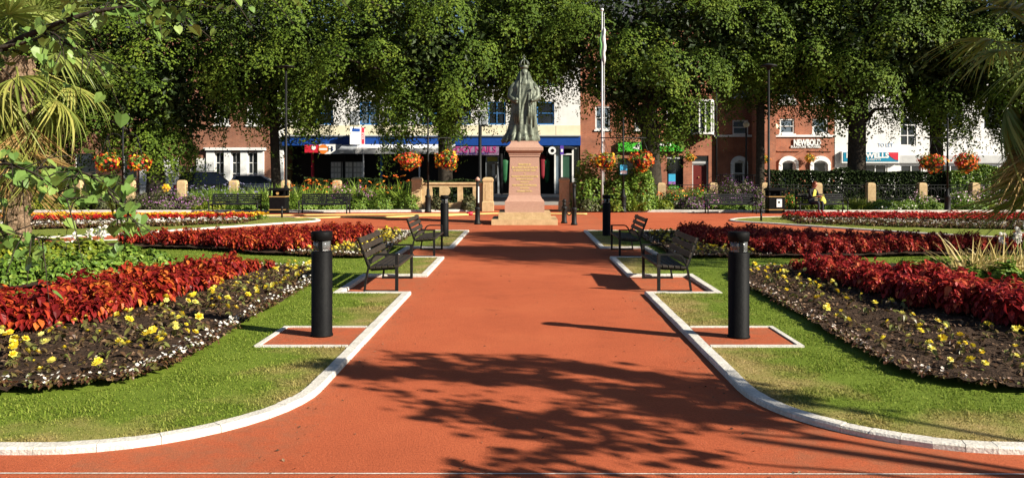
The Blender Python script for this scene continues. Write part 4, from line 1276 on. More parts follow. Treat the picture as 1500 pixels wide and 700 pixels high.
def begonia(seed, nfl, fl_size, spread, h, nleaf, lsize, tmpl):
    r = np.random.default_rng(seed)
    a = r.uniform(0, 6.28, nleaf); q = np.sqrt(r.uniform(0, 1, nleaf)) * spread
    p = np.column_stack([q * np.cos(a), q * np.sin(a), r.uniform(.015, h * .75, nleaf)])
    nn = np.column_stack([np.cos(a) * .5, np.sin(a) * .5, np.ones(nleaf)]) + r.normal(size=(nleaf, 3)) * .35
    tg = np.column_stack([np.cos(a), np.sin(a), -.4 * np.ones(nleaf)])
    V1, F1 = cloud(p, nn, lsize * r.uniform(.6, 1.2, nleaf), T_OVATE, tg)
    a = r.uniform(0, 6.28, nfl); q = np.sqrt(r.uniform(0, 1, nfl)) * spread * .8
    p = np.column_stack([q * np.cos(a), q * np.sin(a), h * r.uniform(.75, 1.15, nfl)])
    nn = np.column_stack([r.normal(0, .45, nfl), r.normal(-.35, .4, nfl), np.ones(nfl)])
    V2, F2 = cloud(p, nn, fl_size * r.uniform(.7, 1.15, nfl), tmpl)
    return merge([(V1, F1, 0), (V2, F2, 1)])
yb = [begonia(60 + i, (1, 1, 2, 0, 0, 2)[i], .080, .10, .12, 9, .07, T_ROSE) for i in range(6)]
ybr = [begonia(70 + i, (1, 1, 0, 1, 0)[i % 5], .085, .09, .11, 9, .07, T_ROSE) for i in range(7)]
def near_strip(poly, lo, hi, s):
    return poly
def not_in(P, poly): return P[~inside(poly, P)]
def edge_dist(P, poly):
    poly = np.array(poly); d = np.full(len(P), 9.0)
    for i in range(len(poly)):
        a, b = poly[i - 1], poly[i]; ab = b - a
        t = np.clip(((P - a) @ ab) / (ab @ ab + 1e-9), 0, 1)
        d = np.minimum(d, np.linalg.norm(P - a - t[:, None] * ab, axis=1))
    return d
Py_all, Pw_all, Pl_all = {}, {}, {}
for s, b1, b2, c1, c2 in ((-1, B1L, B2L, band1L, band2L), (1, B1R, B2R, band1R, band2R)):
    A = []
    for bb, step, cc in ((b1, .235, c1), (b2, .20, c2)):
        P = not_in(jitter_grid(bb, step, 8 + s), cc); d = edge_dist(P, bb)
        ok = (d > .24) & (edge_dist(P, cc) > .12) & (np.abs(P[:, 0]) < 5.2)
        if bb is b1:   # the near soil is thinly planted, thicker towards the far end
            rr = np.random.default_rng(2).uniform(0, 1, len(P)); ok &= rr < np.clip((P[:, 1] - 5.2) / (5.0 if s < 0 else 9), .7 if s < 0 else .6, 1)
        A.append(P[ok])
    Py_all[s] = np.concatenate(A)
    A = []
    for bb, cc in ((b1, c1), (b2, c2)):
        P = not_in(jitter_grid(bb, .105, 18 + s), cc); d = edge_dist(P, bb)
        ok = (d > .03) & (d < .19) & (np.abs(P[:, 0]) < 4.9) & (P[:, 1] < 22.6)
        A.append(P[ok])
    Pw_all[s] = np.concatenate(A)
    scatter('yellow_begonia', yb if s < 0 else ybr, [M['greenleaf'], M['yellow']], Py_all[s], .075, 145, 'yellow begonias of the %s beds' % ('left' if s < 0 else 'right'),
            'yellow begonia plant in the dark soil of the %s beds' % ('left' if s < 0 else 'right'), 'begonia', 'yellow begonias further along the %s bed' % ('left' if s < 0 else 'right'), (.75, 1.2))
wb = [begonia(80 + i, 4 if i < 3 else 1, .031, .065, .075, 14, .042, T_FLOWER) for i in range(5)]
wb2 = [begonia(90 + i, 3 if i < 3 else 1, .030, .065, .055, 9, .042, T_FLOWER) for i in range(5)]
for s in (-1, 1):
    scatter('white_begonia', wb if s < 0 else wb2, [M['bronzeleaf'], M['whitepetal' if s < 0 else 'tanpetal']], Pw_all[s], .07, 145, 'white edging begonias of the %s beds' % ('left' if s < 0 else 'right'),
            'small white flowered edging begonia along the %s beds' % ('left' if s < 0 else 'right'), 'begonia', 'white edging begonias further along the %s bed' % ('left' if s < 0 else 'right'), (.8, 1.25))
# litter of dry leaves and clods on the soil
for s, bb in ((-1, B1L), (1, B1R)):
    r = np.random.default_rng(77 + s)
    P = jitter_grid(bb, .05, 30 + s, .6)
    P = P[r.uniform(0, 1, len(P)) < .42]
    n = len(P)
    V, F = cloud(np.column_stack([P, np.full(n, .105) + r.uniform(-.012, .02, n)]), np.column_stack([r.normal(0, .6, (n, 2)), np.ones(n)]), r.uniform(.02, .065, n), T_DIAMOND)
    o = link('leaf_litter', np_mesh('leaf_litter', V, F, M['litter']))
    tag(o, 'dry brown leaf litter on the dark soil of the %s front bed' % ('left' if s < 0 else 'right'), 'litter', kind='stuff')
r = np.random.default_rng(5)
n = 520
x = np.where(r.uniform(0, 1, n) < .6, np.sign(r.normal(size=n)) * (1.62 - np.abs(r.normal(0, .16, n))), r.uniform(-1.5, 1.5, n)); y = 4.0 + 20 * r.uniform(0, 1, n) ** 1.5
V, F = cloud(np.column_stack([x, y, np.full(n, .006)]), np.column_stack([r.normal(0, .3, (n, 2)), np.ones(n)]), r.uniform(.012, .034, n), T_DIAMOND)
o = link('fallen_leaves', np_mesh('fallen_leaves', V, F, M['litter']))
tag(o, 'small dry leaf scraps and grit strewn on the red path', 'litter', kind='stuff')
# outer beds: rows
def row_mass(name, poly, step, pro, mats, label, cat, seed):
    P = jitter_grid(poly, step, seed)
    scatter(name, pro, mats, P, .06, 0, 'far bedding', label, cat, label, (.8, 1.2), seed)
def obeds(s):
    back = smooth_poly([(9.5, 28.7), (11, 29.2), (16, 28.9), (24, 27.4)], 5, False)
    midl = smooth_poly([(9.4, 28.1), (11, 28.0), (16, 27.0), (24, 25.2)], 5, False)
    fro = smooth_poly([(9.6, 27.8), (11.5, 26.4), (15, 25.0), (24, 22.6)], 5, False)
    f = (lambda c, w: band([(s * x, y) for x, y in c[::2]], w))
    mg = [begonia(100 + i, 16, .085, .14, .17, 16, .09, T_FLOWER) for i in range(3)]
    rd = [begonia(110 + i, 14 if s < 0 else 9, .085, .15, .18, 18, .10, T_FLOWER) for i in range(3)]
    wh = [begonia(120 + i, 5 if s < 0 else 2, .05, .15, .13, 34, .085, T_FLOWER) for i in range(3)]
    if s < 0:
        row_mass('marigold_row', f(back, 1.5), .26, mg, [M['shrub'], M['marigold']], 'row of orange and yellow marigolds in the left outer bed', 'flower row', 1)
        row_mass('red_begonia_row', f(midl, 1.5), .27, rd, [M['bronzeleaf'], M['redpetal']], 'row of red and orange begonias in the left outer bed', 'flower row', 2)
        row_mass('white_begonia_row', f(fro, 1.9), .26, wh, [M['bronzeleaf'], M['whitepetal']], 'row of white begonias with bronze leaves in the left outer bed', 'flower row', 3)
    else:
        row_mass('red_begonia_row', f(back, 1.9), .26, rd, [M['bronzeleaf'], M['redpetal']], 'row of bright red begonias in the right outer bed', 'flower row', 4)
        row_mass('red_begonia_row', f(midl, 1.1), .27, rd, [M['bronzeleaf'], M['redpetal']], 'row of dark red begonias in the middle of the right outer bed', 'flower row', 5)
        row_mass('bronze_begonia_row', f(fro, 2.2), .25, wh, [M['bronzeleaf'], M['whitepetal']], 'row of bronze leaved begonias with white dots in the right outer bed', 'flower row', 6)
obeds(-1); obeds(1)

# ================================================================== SHRUBS AND PERENNIALS
def bush(name, label, cat, loc, rx, ry, h, leaf, lsize, n, seed, flowers=None, group=None, lump=.28, tmpl=T_OVATE):
    r = np.random.default_rng(seed)
    if loc[1] > 34: h *= 1.22; rx *= 1.12; n = int(n * 1.25)
    t = thing(name, label, cat, loc, 0, group)
    d = unit(r.normal(size=(n, 3))); d[:, 2] = np.abs(d[:, 2])
    lm = np.array([1 + lump * 1.4 * noise.noise(Vector(q) * 2.2 + Vector((seed, 0, 0))) for q in d])
    q = (r.uniform(.45, 1.0, n) ** .5) * lm
    P = d * q[:, None] * np.array([rx, ry, h]); P[:, 2] += .03
    V, F = cloud(P, d + np.array([0, 0, .4]) + r.normal(size=d.shape) * .38, lsize * r.uniform(.6, 1.3, n), tmpl)
    link('foliage', np_mesh('foliage', V, F, M[leaf]), t)
    mb = MB()
    for k in range(5):
        a = k * 1.3 + seed
        mb.tube([(0, 0, 0), (.3 * rx * math.cos(a), .3 * ry * math.sin(a), h * .35), (.55 * rx * math.cos(a), .55 * ry * math.sin(a), h * .7)], [.02, .014, .006], 5)
    mb.build('stem', M['bark'], t)
    if flowers:
        mk, nf, fs = flowers
        d = unit(r.normal(size=(nf, 3))); d[:, 2] = np.abs(d[:, 2]) * .9 + .1
        lm = np.array([1 + lump * 1.4 * noise.noise(Vector(q_) * 2.2 + Vector((seed, 0, 0))) for q_ in d])
        P = d * (r.uniform(.92, 1.14, nf) * lm)[:, None] * np.array([rx, ry, h])
        V, F = cloud(P, d + r.normal(size=d.shape) * .4, fs * r.uniform(.6, 1.25, nf), T_FLOWER)
        link('flowers', np_mesh('flowers', V, F, M[mk]), t)
    return t
def strap_plant(name, label, cat, loc, rx, ry, h, leaf, n, seed, flowers=None, w=.045, group=None, droop=.8):
    r = np.random.default_rng(seed)
    t = thing(name, label, cat, loc, 0, group)
    base = np.column_stack([r.uniform(-rx, rx, n) * .75, r.uniform(-ry, ry, n) * .75, np.zeros(n)])
    d = np.column_stack([r.normal(0, .33, n), r.normal(0, .33, n), np.ones(n)])
    V, F = blades(base, d, h * r.uniform(.95, 1.5, n), w, r.uniform(.2, droop, n), 5, .6)
    link('leaves', np_mesh('leaves', V, F, M[leaf]), t)
    if flowers:
        mk, ns, fs = flowers
        parts = []
        P, Q = [], []
        for i in range(ns):
            b = np.array([r.uniform(-rx, rx) * .85, r.uniform(-ry, ry) * .85, h * r.uniform(.45, 1.1)])
            a = r.uniform(0, 6.28); dd = np.array([math.cos(a), math.sin(a), .25])
            for k in range(7):
                P.append(b + dd * .035 * k * fs / .07 + r.normal(size=3) * .01); Q.append(np.array([r.normal() * .5, r.normal() * .5 - .3, 1]))
        V, F = cloud(np.array(P), np.array(Q), fs * r.uniform(.7, 1.2, len(P)), T_FLOWER)
        link('flowers', np_mesh('flowers', V, F, M[mk]), t)
    return t

SEED = [200]
def item(kind, px, Y, wpx, top, lab):
    SEED[0] += 1; sd = SEED[0]
    x = wx(px, Y); rx = wpx * Y / FPX / 2; h = max(.25, wz(top, Y) - .05); loc = (x, Y, .05)
    ry = min(rx, .9)
    if kind == 'purple': bush('purple_shrub', 'purple and olive mounded shrub ' + lab, 'shrub', loc, rx, ry, h, 'olive', .09, int(1500 * rx + 500), sd, ('purplepetal', int(260 * rx + 80), .06))
    elif kind == 'magenta': bush('pink_shrub', 'green mound topped with magenta pink flowers ' + lab, 'shrub', loc, rx, ry, h, 'shrub', .09, int(1000 * rx + 300), sd, ('pinkpetal', int(260 * rx + 60), .075))
    elif kind == 'palepink': bush('pink_flower_clump', 'clump of pale pink flowers ' + lab, 'flowers', loc, rx, ry, h, 'shrub', .09, int(900 * rx + 300), sd, ('palepink', int(150 * rx + 40), .085))
    elif kind == 'green': bush('green_shrub', 'rounded bright green shrub ' + lab, 'shrub', loc, rx, ry, h, 'shrub', .085, int(1700 * rx + 600), sd)
    elif kind == 'yellow': bush('yellow_green_shrub', 'yellow green leafy shrub ' + lab, 'shrub', loc, rx, ry, h, 'shrubyellow', .10, int(1500 * rx + 500), sd)
    elif kind == 'olive': bush('olive_shrub', 'dull olive low shrub ' + lab, 'shrub', loc, rx, ry, h, 'olive', .09, int(1500 * rx + 500), sd)
    elif kind == 'white': bush('white_flower_clump', 'low green clump dotted with white flowers ' + lab, 'flowers', loc, rx, ry, h, 'shrub', .085, int(1300 * rx + 400), sd, ('whitepetal', int(60 * rx + 20), .06))
    elif kind == 'orangelow': bush('orange_flower_clump', 'low green clump dotted with orange flowers ' + lab, 'flowers', loc, rx, ry, h, 'shrub', .085, int(1300 * rx + 400), sd, ('orangepetal', int(70 * rx + 20), .07))
    elif kind == 'croc': strap_plant('crocosmia', 'strap leaved crocosmia with orange red flowers ' + lab, 'crocosmia', loc, rx, ry, h, 'strap', int(150 * rx + 60), sd, ('orangepetal', int(10 * rx + 4), .08), .055)
    elif kind == 'strap': strap_plant('strap_leaf_plant', 'green arching strap leaved plant ' + lab, 'plant', loc, rx, ry, h, 'strap', int(170 * rx + 60), sd, None, .055)
    elif kind == 'laven': strap_plant('lavender_plant', 'grey green grassy plant with lavender flower heads ' + lab, 'plant', loc, rx, ry, h, 'shrub', int(260 * rx + 80), sd, ('lavender', int(14 * rx + 5), .06), .03, None, .5)
    elif kind == 'feather': strap_plant('feathery_plant', 'bright yellow green feathery plant ' + lab, 'plant', loc, rx, ry, h, 'shrubyellow', int(700 * rx + 200), sd, None, .018, None, .7)
    elif kind == 'tall': bush('tall_shrub', 'tall leafy light green shrub ' + lab, 'shrub', loc, rx, min(rx, 1.0), h, 'shrub', .13, int(1900 * rx + 900), sd, None, None, .22)
    elif kind == 'redcap': bush('red_flower', 'small red flower head ' + lab, 'flower', loc, rx, ry, h, 'shrub', .05, 60, sd, ('redpetal', 40, .08))
for a in [
    ('yellow', 62, 36.6, 50, 282, 'behind the left palm trunk'), ('yellow', 105, 36.6, 56, 284, 'left of the arched basket post'), ('olive', 18, 36.4, 44, 286, 'at the left picture edge'),
    ('olive', 150, 37.4, 40, 287, 'directly left of the arched post base'), ('olive', 205, 36.8, 42, 289, 'directly right of the arched post base'), ('purple', 243, 36.8, 62, 284, 'below the yellow toy flower'), ('purple', 283, 36.6, 44, 291, 'left of the bench near the cars'),
    ('laven', 300, 40.2, 50, 275, 'left in front of the dark parked car'), ('laven', 335, 40.4, 60, 271, 'in front of the dark parked car'), ('strap', 378, 40.0, 44, 272, 'in front of the silver parked car'), ('strap', 397, 38.8, 40, 270, 'left of the tall lamp post'),
    ('yellow', 318, 36.4, 60, 297, 'under the bench near the cars'), ('green', 362, 35.95, 56, 296, 'behind the right end of the bench near the cars'), ('green', 398, 35.95, 36, 297, 'behind the left litter bin'),
    ('laven', 355, 38.4, 60, 283, 'behind the bench near the cars'),
    ('croc', 436, 38.4, 44, 266, 'right of the left tall lamp post'), ('croc', 462, 38.8, 44, 268, 'behind the left end of the second left bench'), ('croc', 486, 39.8, 40, 266, 'left of the post among flowers'), ('strap', 515, 39.4, 44, 266, 'right of the post among flowers'),
    ('croc', 548, 38.2, 56, 263, 'left of the balustrade, tall'), ('croc', 582, 38.2, 48, 262, 'against the balustrade pillar, tallest'), ('magenta', 500, 37.0, 34, 279, 'behind the second left bench'), ('magenta', 532, 36.9, 30, 281, 'left of the rounded shrubs'),
    ('green', 448, 35.95, 44, 296, 'under the second left bench'), ('green', 490, 35.95, 50, 297, 'under the right half of second left bench'), ('green', 528, 35.95, 34, 291, 'right of the second left bench'), ('green', 562, 35.95, 40, 289, 'in the middle of the rounded row'), ('green', 596, 35.95, 40, 288, 'left of the basket post base'),
    ('olive', 642, 35.6, 26, 289, 'right of the basket post base'), ('olive', 688, 35.6, 24, 291, 'left of the gate pillar'),
    ('tall', 862, 35.55, 46, 243, 'left of the flagpole'), ('tall', 903, 35.55, 54, 244, 'behind the basket post, right of the flagpole'), ('tall', 938, 35.55, 44, 249, 'right of the basket post'),
    ('olive', 860, 35.3, 40, 292, 'at the flagpole foot'), ('yellow', 898, 35.2, 36, 293, 'at the right basket post foot'), ('strap', 932, 35.3, 34, 285, 'right of the basket post foot'), ('yellow', 972, 36.4, 26, 296, 'below the shop window post'), ('croc', 955, 38.2, 44, 282, 'under the tall shrubs'),
    ('orangelow', 990, 37.6, 46, 279, 'below the shop window with poster'), ('orangelow', 1022, 37.8, 44, 279, 'below the maroon door'), ('purple', 1012, 36.5, 36, 292, 'left of the empty right bench'), ('purple', 1072, 38.6, 66, 270, 'behind the empty right bench, tall'), ('purple', 1108, 37.6, 34, 281, 'left of the bin with notice'),
    ('magenta', 1040, 37.2, 34, 289, 'under the empty right bench'), ('green', 1075, 35.95, 50, 298, 'beneath the empty right bench'), ('orangelow', 1158, 37.2, 34, 289, 'right of the bin with notice'), ('yellow', 1185, 36.6, 40, 297, 'under the seated person'), ('green', 1222, 35.95, 40, 297, 'under the right half of the occupied bench'),
    ('feather', 1256, 36.8, 44, 290, 'right of the occupied bench'), ('white', 1292, 36.8, 44, 296, 'right of the feathery plant'), ('white', 1326, 36.8, 44, 297, 'two along from the feathery plant'), ('palepink', 1352, 37.4, 36, 288, 'left of the far right basket post'), ('green', 1365, 36.3, 40, 303, 'low before the far right basket post'),
    ('palepink', 1408, 37.2, 40, 287, 'right of the far right basket post'), ('palepink', 1442, 37.8, 44, 283, 'behind the right stone post near the edge'), ('palepink', 1478, 37.8, 40, 286, 'near the right picture edge'), ('feather', 1462, 36.6, 34, 297, 'in front of the pink flowers at right'), ('feather', 1495, 36.6, 36, 295, 'cut by the right picture edge'),
    ('green', 1420, 36.3, 44, 303, 'low right of the far right basket post'), ('redcap', 38, 32.3, 9, 304, 'standing above the marigold row by the palm'),
]: item(*a)
# circular beds of the front lawns
def gitem(kind, px, py, wpx, top, lab):
    x, Y = gp(px, py); item(kind, px, Y, wpx, top, lab)
for a in [('yellow', 20, 398, 70, 352, 'at the foot of the left palm'), ('yellow', 72, 395, 74, 350, 'right of the left palm trunk'), ('yellow', 125, 392, 70, 350, 'in the middle of the left round bed'), ('green', 178, 396, 74, 362, 'right in the left round bed'), ('green', 226, 394, 58, 370, 'at the right end of the left round bed'),
          ('green', 30, 420, 90, 378, 'front left of the left round bed'), ('green', 100, 418, 84, 376, 'front middle of the left round bed'), ('green', 160, 412, 70, 378, 'front right of the left round bed'),
          ('green', 1336, 412, 46, 383, 'at the left end of the right round bed'), ('green', 1378, 418, 56, 380, 'left of the dry grasses, right round bed'), ('green', 1424, 428, 56, 392, 'in front of the dry grasses'), ('green', 1475, 432, 60, 388, 'at the right picture edge of the round bed'), ('green', 1440, 405, 60, 378, 'behind the dry grasses')]:
    gitem(*a)
def dry(px, py, wpx, top, seed, lab):
    x, Y = gp(px, py); h = wz(top, Y)
    strap_plant('dry_grass_clump', 'straw coloured dry grass clump ' + lab, 'grass clump', (x, Y, .05), wpx * Y / FPX / 2, .35, h, 'drygrass', 70, seed, None, .03, None, .9)
dry(1418, 424, 26, 345, 301, 'left one in the right round bed'); dry(1452, 420, 34, 352, 302, 'middle one in the right round bed'); dry(1484, 418, 30, 358, 303, 'by the right picture edge')
def white_spires(px, py, top, lab, n=5, seed=1):
    x, Y = gp(px, py); r = np.random.default_rng(seed); h = wz(top, Y)
    t = thing('white_flower_spire', 'white feathery flower spires ' + lab, 'flowers', (x, Y, .05))
    mb = MB(); P = []
    for k in range(n):
        a = r.uniform(0, 6.28); q = r.uniform(0, .3); hh = h * r.uniform(.75, 1.05)
        p1 = (q * 1.5 * math.cos(a), q * 1.5 * math.sin(a), hh)
        mb.tube([(q * .4 * math.cos(a), q * .4 * math.sin(a), 0), p1], .008, 5)
        for j in range(16): P.append(np.array(p1) + np.array([r.normal() * .025, r.normal() * .025, -.02 + r.uniform(-.12, .06)]))
    mb.build('stems', M['strap'], t)
    V, F = cloud(P, r.normal(size=(len(P), 3)) + np.array([0, -.4, .6]), .07, T_FLOWER)
    link('flowers', np_mesh('flowers', V, F, M['whitepetal']), t)
white_spires(140, 385, 340, 'in the left round bed', 7, 4); white_spires(1488, 405, 335, 'at the right picture edge', 6, 5)

def hedge(name, label, px0, px1, Y, top, mat, n, seed, lsize=.14, dy=.6):
    r = np.random.default_rng(seed)
    x0, x1 = wx(px0, Y), wx(px1, Y); h = wz(top, Y)
    t = thing(name, label, 'hedge', ((x0 + x1) / 2, Y, 0))
    L = (x1 - x0) / 2
    u = r.uniform(-1, 1, n)
    hh = h * (1 + .16 * np.array([noise.noise((a * L * .7, seed, 0)) for a in u]))
    ang = r.uniform(0, PI, n)
    P = np.column_stack([u * L, -np.cos(ang) * dy * r.uniform(.6, 1.1, n), np.where(r.uniform(0, 1, n) < .6, r.uniform(0, 1, n), np.sin(ang)) * hh])
    P[:, 1] = np.where(r.uniform(0, 1, n) < .6, -dy * r.uniform(.7, 1.05, n), P[:, 1])
    nn = np.column_stack([r.normal(0, .5, n), -np.ones(n) * .7, np.full(n, .6)]) + r.normal(size=(n, 3)) * .5
    V, F = cloud(P, nn, lsize * r.uniform(.6, 1.3, n), T_OVATE)
    link('foliage', np_mesh('foliage', V, F, M[mat]), t)
    mb = MB()
    k = max(3, int(L * 2))
    for i in range(k):
        x = -L + 2 * L * (i + .5) / k
        mb.tube([(x, 0, 0), (x + .1, .05, h * .45), (x - .1, -.1, h * .8)], [.05, .035, .02], 5)
    mb.build('stems', M['bark'], t)
hedge('hedge', 'dark clipped hedge behind the railing below the white arched windows', 1120, 1240, 44.3, 250, 'hedge', 7000, 401)
hedge('hedge', 'dark hedge behind the railing around the right lime trunk', 1240, 1385, 44.3, 252, 'hedge', 8500, 402)
hedge('ivy_hedge', 'ivy covered hedge behind the railing at the far right', 1385, 1520, 43.6, 246, 'shrub', 9500, 403, .14)
hedge('hedge', 'dark low hedge behind the railing between second bench and balustrade', 450, 560, 44.3, 262, 'hedge', 5000, 404)
hedge('hedge', 'dark low hedge behind the pierced balustrade left of statue', 590, 720, 38.6, 266, 'hedge', 5000, 405, .12)
hedge('hedge', 'dark hedge behind the railing at the far left', -60, 180, 44.3, 258, 'hedge', 8000, 406)

# yellow toy flower on a stake
t = thing('flower_ornament', 'yellow flower shaped garden ornament on a stake left of the cars', 'ornament', (wx(243, 37.2), 37.2, .05))
mb = MB(); mb.tube([(0, 0, 0), (0, 0, .86)], .012, 6); mb.build('stake', M['whitepetal'], t)
mb = MB()
for k in range(6):
    a = k * PI / 3; mb.ball((.12 * math.cos(a), 0, .93 + .12 * math.sin(a)), .09, 0, (1, .35, 1), 8)
mb.build('petals', M['marigold'], t)
mb = MB(); mb.ball((0, -.03, .93), .075, 0, (1, .5, 1), 8); mb.build('centre', M['orangepetal'], t)

# ================================================================== TREES
def lime_mesh(seed, Rx, zlo, zhi, nclump=88, per=260, lsz=.165):
    r = np.random.default_rng(seed)
    P, Nn, S, D = [], [], [], []
    zc = zlo + (zhi - zlo) * .42
    cl = []
    for i in range(nclump):
        zn = r.uniform(-1, 1); az = r.uniform(0, 2 * PI)
        q = (r.uniform(.66, 1.03) if i > nclump * .25 else r.uniform(.1, .62)) * ((1 - zn ** 3.2 * .6) if zn > -.15 else (1 - .66 * ((-zn - .15) / .85) ** .8))
        q *= 1 + .22 * noise.noise(Vector((math.cos(az) * 1.6, math.sin(az) * 1.6, zn * 2 + seed)))
        hz = (zhi - zc) if zn > 0 else (zc - zlo)
        c = np.array([math.cos(az) * q * Rx, math.sin(az) * q * Rx * (.72 if math.sin(az) > 0 else 1), zc + zn * hz])
        if zn < -.7: c[2] += r.uniform(-.7, 1.3)
        d = unit(np.array([math.cos(az) * q, math.sin(az) * q, zn * .8])[None])[0]
        cl.append((c, d))
        rad = r.uniform(.85, 1.9)
        n = int(per * rad ** 1.7)
        up = unit((d * .75 + np.array([0, 0, .7]) + r.normal(size=3) * .15)[None])[0]
        a = unit(np.cross(up, r.normal(size=3))[None])[0]; b = np.cross(up, a)
        u = r.uniform(0, 1, n) ** .55 * rad; th = r.uniform(0, 2 * PI, n)
        edge = 1 + .30 * np.sin(th * 3 + i) + .22 * np.sin(th * 7 + 2 * i) + .12 * np.sin(th * 13 + 5 * i)
        radial = a * np.cos(th)[:, None] + b * np.sin(th)[:, None]
        w = u / rad
        p = c + radial * (u * edge)[:, None] + up * (r.normal(0, .09, n) + (.22 - .42 * w ** 2) * rad)[:, None]
        p[:, 2] -= .22 * w ** 2 * rad
        P.append(p); Nn.append(up + radial * (1.1 * w)[:, None] + r.normal(size=(n, 3)) * .30); S.append(lsz * r.uniform(.7, 1.25, n))
        D.append(np.zeros(n, int))
    n = 6500  # inner leaf mass, coloured dark to deepen the shade inside the crown
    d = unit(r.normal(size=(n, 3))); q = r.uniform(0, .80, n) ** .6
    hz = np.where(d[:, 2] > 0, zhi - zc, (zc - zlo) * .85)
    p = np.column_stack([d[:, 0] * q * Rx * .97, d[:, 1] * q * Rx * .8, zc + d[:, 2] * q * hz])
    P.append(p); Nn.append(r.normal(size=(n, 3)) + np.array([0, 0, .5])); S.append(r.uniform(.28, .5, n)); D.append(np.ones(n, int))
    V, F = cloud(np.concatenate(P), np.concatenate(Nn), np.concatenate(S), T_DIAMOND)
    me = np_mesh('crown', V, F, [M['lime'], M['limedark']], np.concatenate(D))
    return me, cl, zc
def trunk_mesh(seed, cl, r0, zc, zlo):
    r = random.Random(seed)
    mb = MB()
    lean = Vector((r.uniform(-.3, .3), r.uniform(-.3, .3), 0))
    fork = zlo * .75 + .6
    mb.tube([(0, 0, -.05), (0, 0, .25), (.02, 0, 1.2), lean * .4 + Vector((0, 0, fork)), lean + Vector((0, 0, zc)), lean * 1.2 + Vector((0, 0, zc + 4))], [r0 * 1.55, r0 * 1.15, r0, r0 * .92, r0 * .55, r0 * .2], 12)
    for c, d in cl[::7]:
        c = Vector(c)
        s = lean * .5 + Vector((0, 0, min(max(fork, c.z - 2.5), zc + 1)))
        mid = s.lerp(c, .5) + Vector((0, 0, .5))
        mb.tube([s, mid, c], [r0 * .38, r0 * .2, .03], 7)
    return mb
def lime_tree(px, Y, label, seed, Rx, zlo, zhi, r0=.36, name='lime_tree', group='lime trees behind the garden', dx=0, **kw):
    t = thing(name, label, 'tree', (wx(px, Y), Y, 0), 0, group)
    me, cl, zc = lime_mesh(seed, Rx, zlo, zhi, **kw)
    link('crown', me, t, (dx, 0, 0))
    cl = [(c + np.array([dx, 0, 0]), d) for c, d in cl]
    trunk_mesh(seed, cl, r0, zc, zlo).build('trunk', M['bark'], t)
    return t
lime_tree(60, 47.5, 'lime tree behind the left palm', 501, 5.6, 2.5, 14)
lime_tree(228, 47, 'lime tree with low dark boughs behind the arched basket post', 502, 6.0, 2.0, 14.2, .5)
lime_tree(404, 47.5, 'lime tree beside the left tall lamp post, hiding brown brick', 503, 6.6, 4.6, 14, .28, dx=.6, nclump=112)
lime_tree(652, 47, 'lime tree with bare trunk behind the left statue side basket post', 504, 6.9, 4.1, 14, .42, dx=-.7, nclump=112)
lime_tree(772, 48, 'lime tree whose dark crown shows behind the statue head', 509, 4.2, 6.3, 14, .3)
lime_tree(955, 47, 'lime tree with thick trunk in front of the green shop sign', 505, 6.3, 4.1, 14.2, .55)
lime_tree(1113, 48, 'lime tree beside the hat shaped lamp post on the right', 510, 4.9, 6.3, 14, .26)
lime_tree(1254, 47, 'lime tree with trunk in front of the teal shop sign', 506, 5.8, 4.9, 14.2, .52)
lime_tree(1372, 47.5, 'lime tree behind the left basket of the far right post', 507, 4.8, 4.4, 14, .38)
lime_tree(1515, 47, 'lime tree at the right picture edge behind the palm', 508, 5.4, 3.4, 14, .4)
# taller trees rising behind the buildings
kw2 = dict(nclump=80, per=110, lsz=.34)
for i, (px, Y, zlo, Rx, lab) in enumerate([(150, 74, 7.0, 6.5, 'taller dark tree rising between the first two left limes'), (350, 75, 8.2, 6.5, 'taller dark tree above the brown brick house'), (550, 74, 6.8, 6.5, 'taller dark tree above the white shop building'),
                                  (790, 73.5, 6.6, 6.8, 'tall dark tree directly behind the statue head'), (1085, 75, 6.8, 6.5, 'tall dark tree above the brick house with white string course'), (1330, 75, 7.2, 6.2, 'taller dark tree above the white building')]):
    lime_tree(px, Y, lab, 520 + i, Rx, zlo, 22, .45, 'background_tree', 'tall trees behind the buildings', **kw2)
# trees beyond the right edge: one added to shade the right palm, one throws the shadow patch far up the path
def side_tree(x, y, label, seed, Rx, zlo, zhi, r0):
    t = thing('lime_tree', label, 'tree', (x, y, .05))
    me, cl, zc = lime_mesh(seed, Rx, zlo, zhi, nclump=34, per=120, lsz=.17)
    link('crown', me, t); trunk_mesh(seed, cl, r0, zc, zlo).build('trunk', M['bark'], t)
side_tree(15.3, 15.0, 'low leafy tree added out of sight at right to shade the right palm', 541, 2.9, 4.0, 10.0, .12)
side_tree(15.9, 9.9, 'slender tree out of sight at right whose shadow patch lies far up the path', 542, 1.35, 8.0, 10.2, .06)

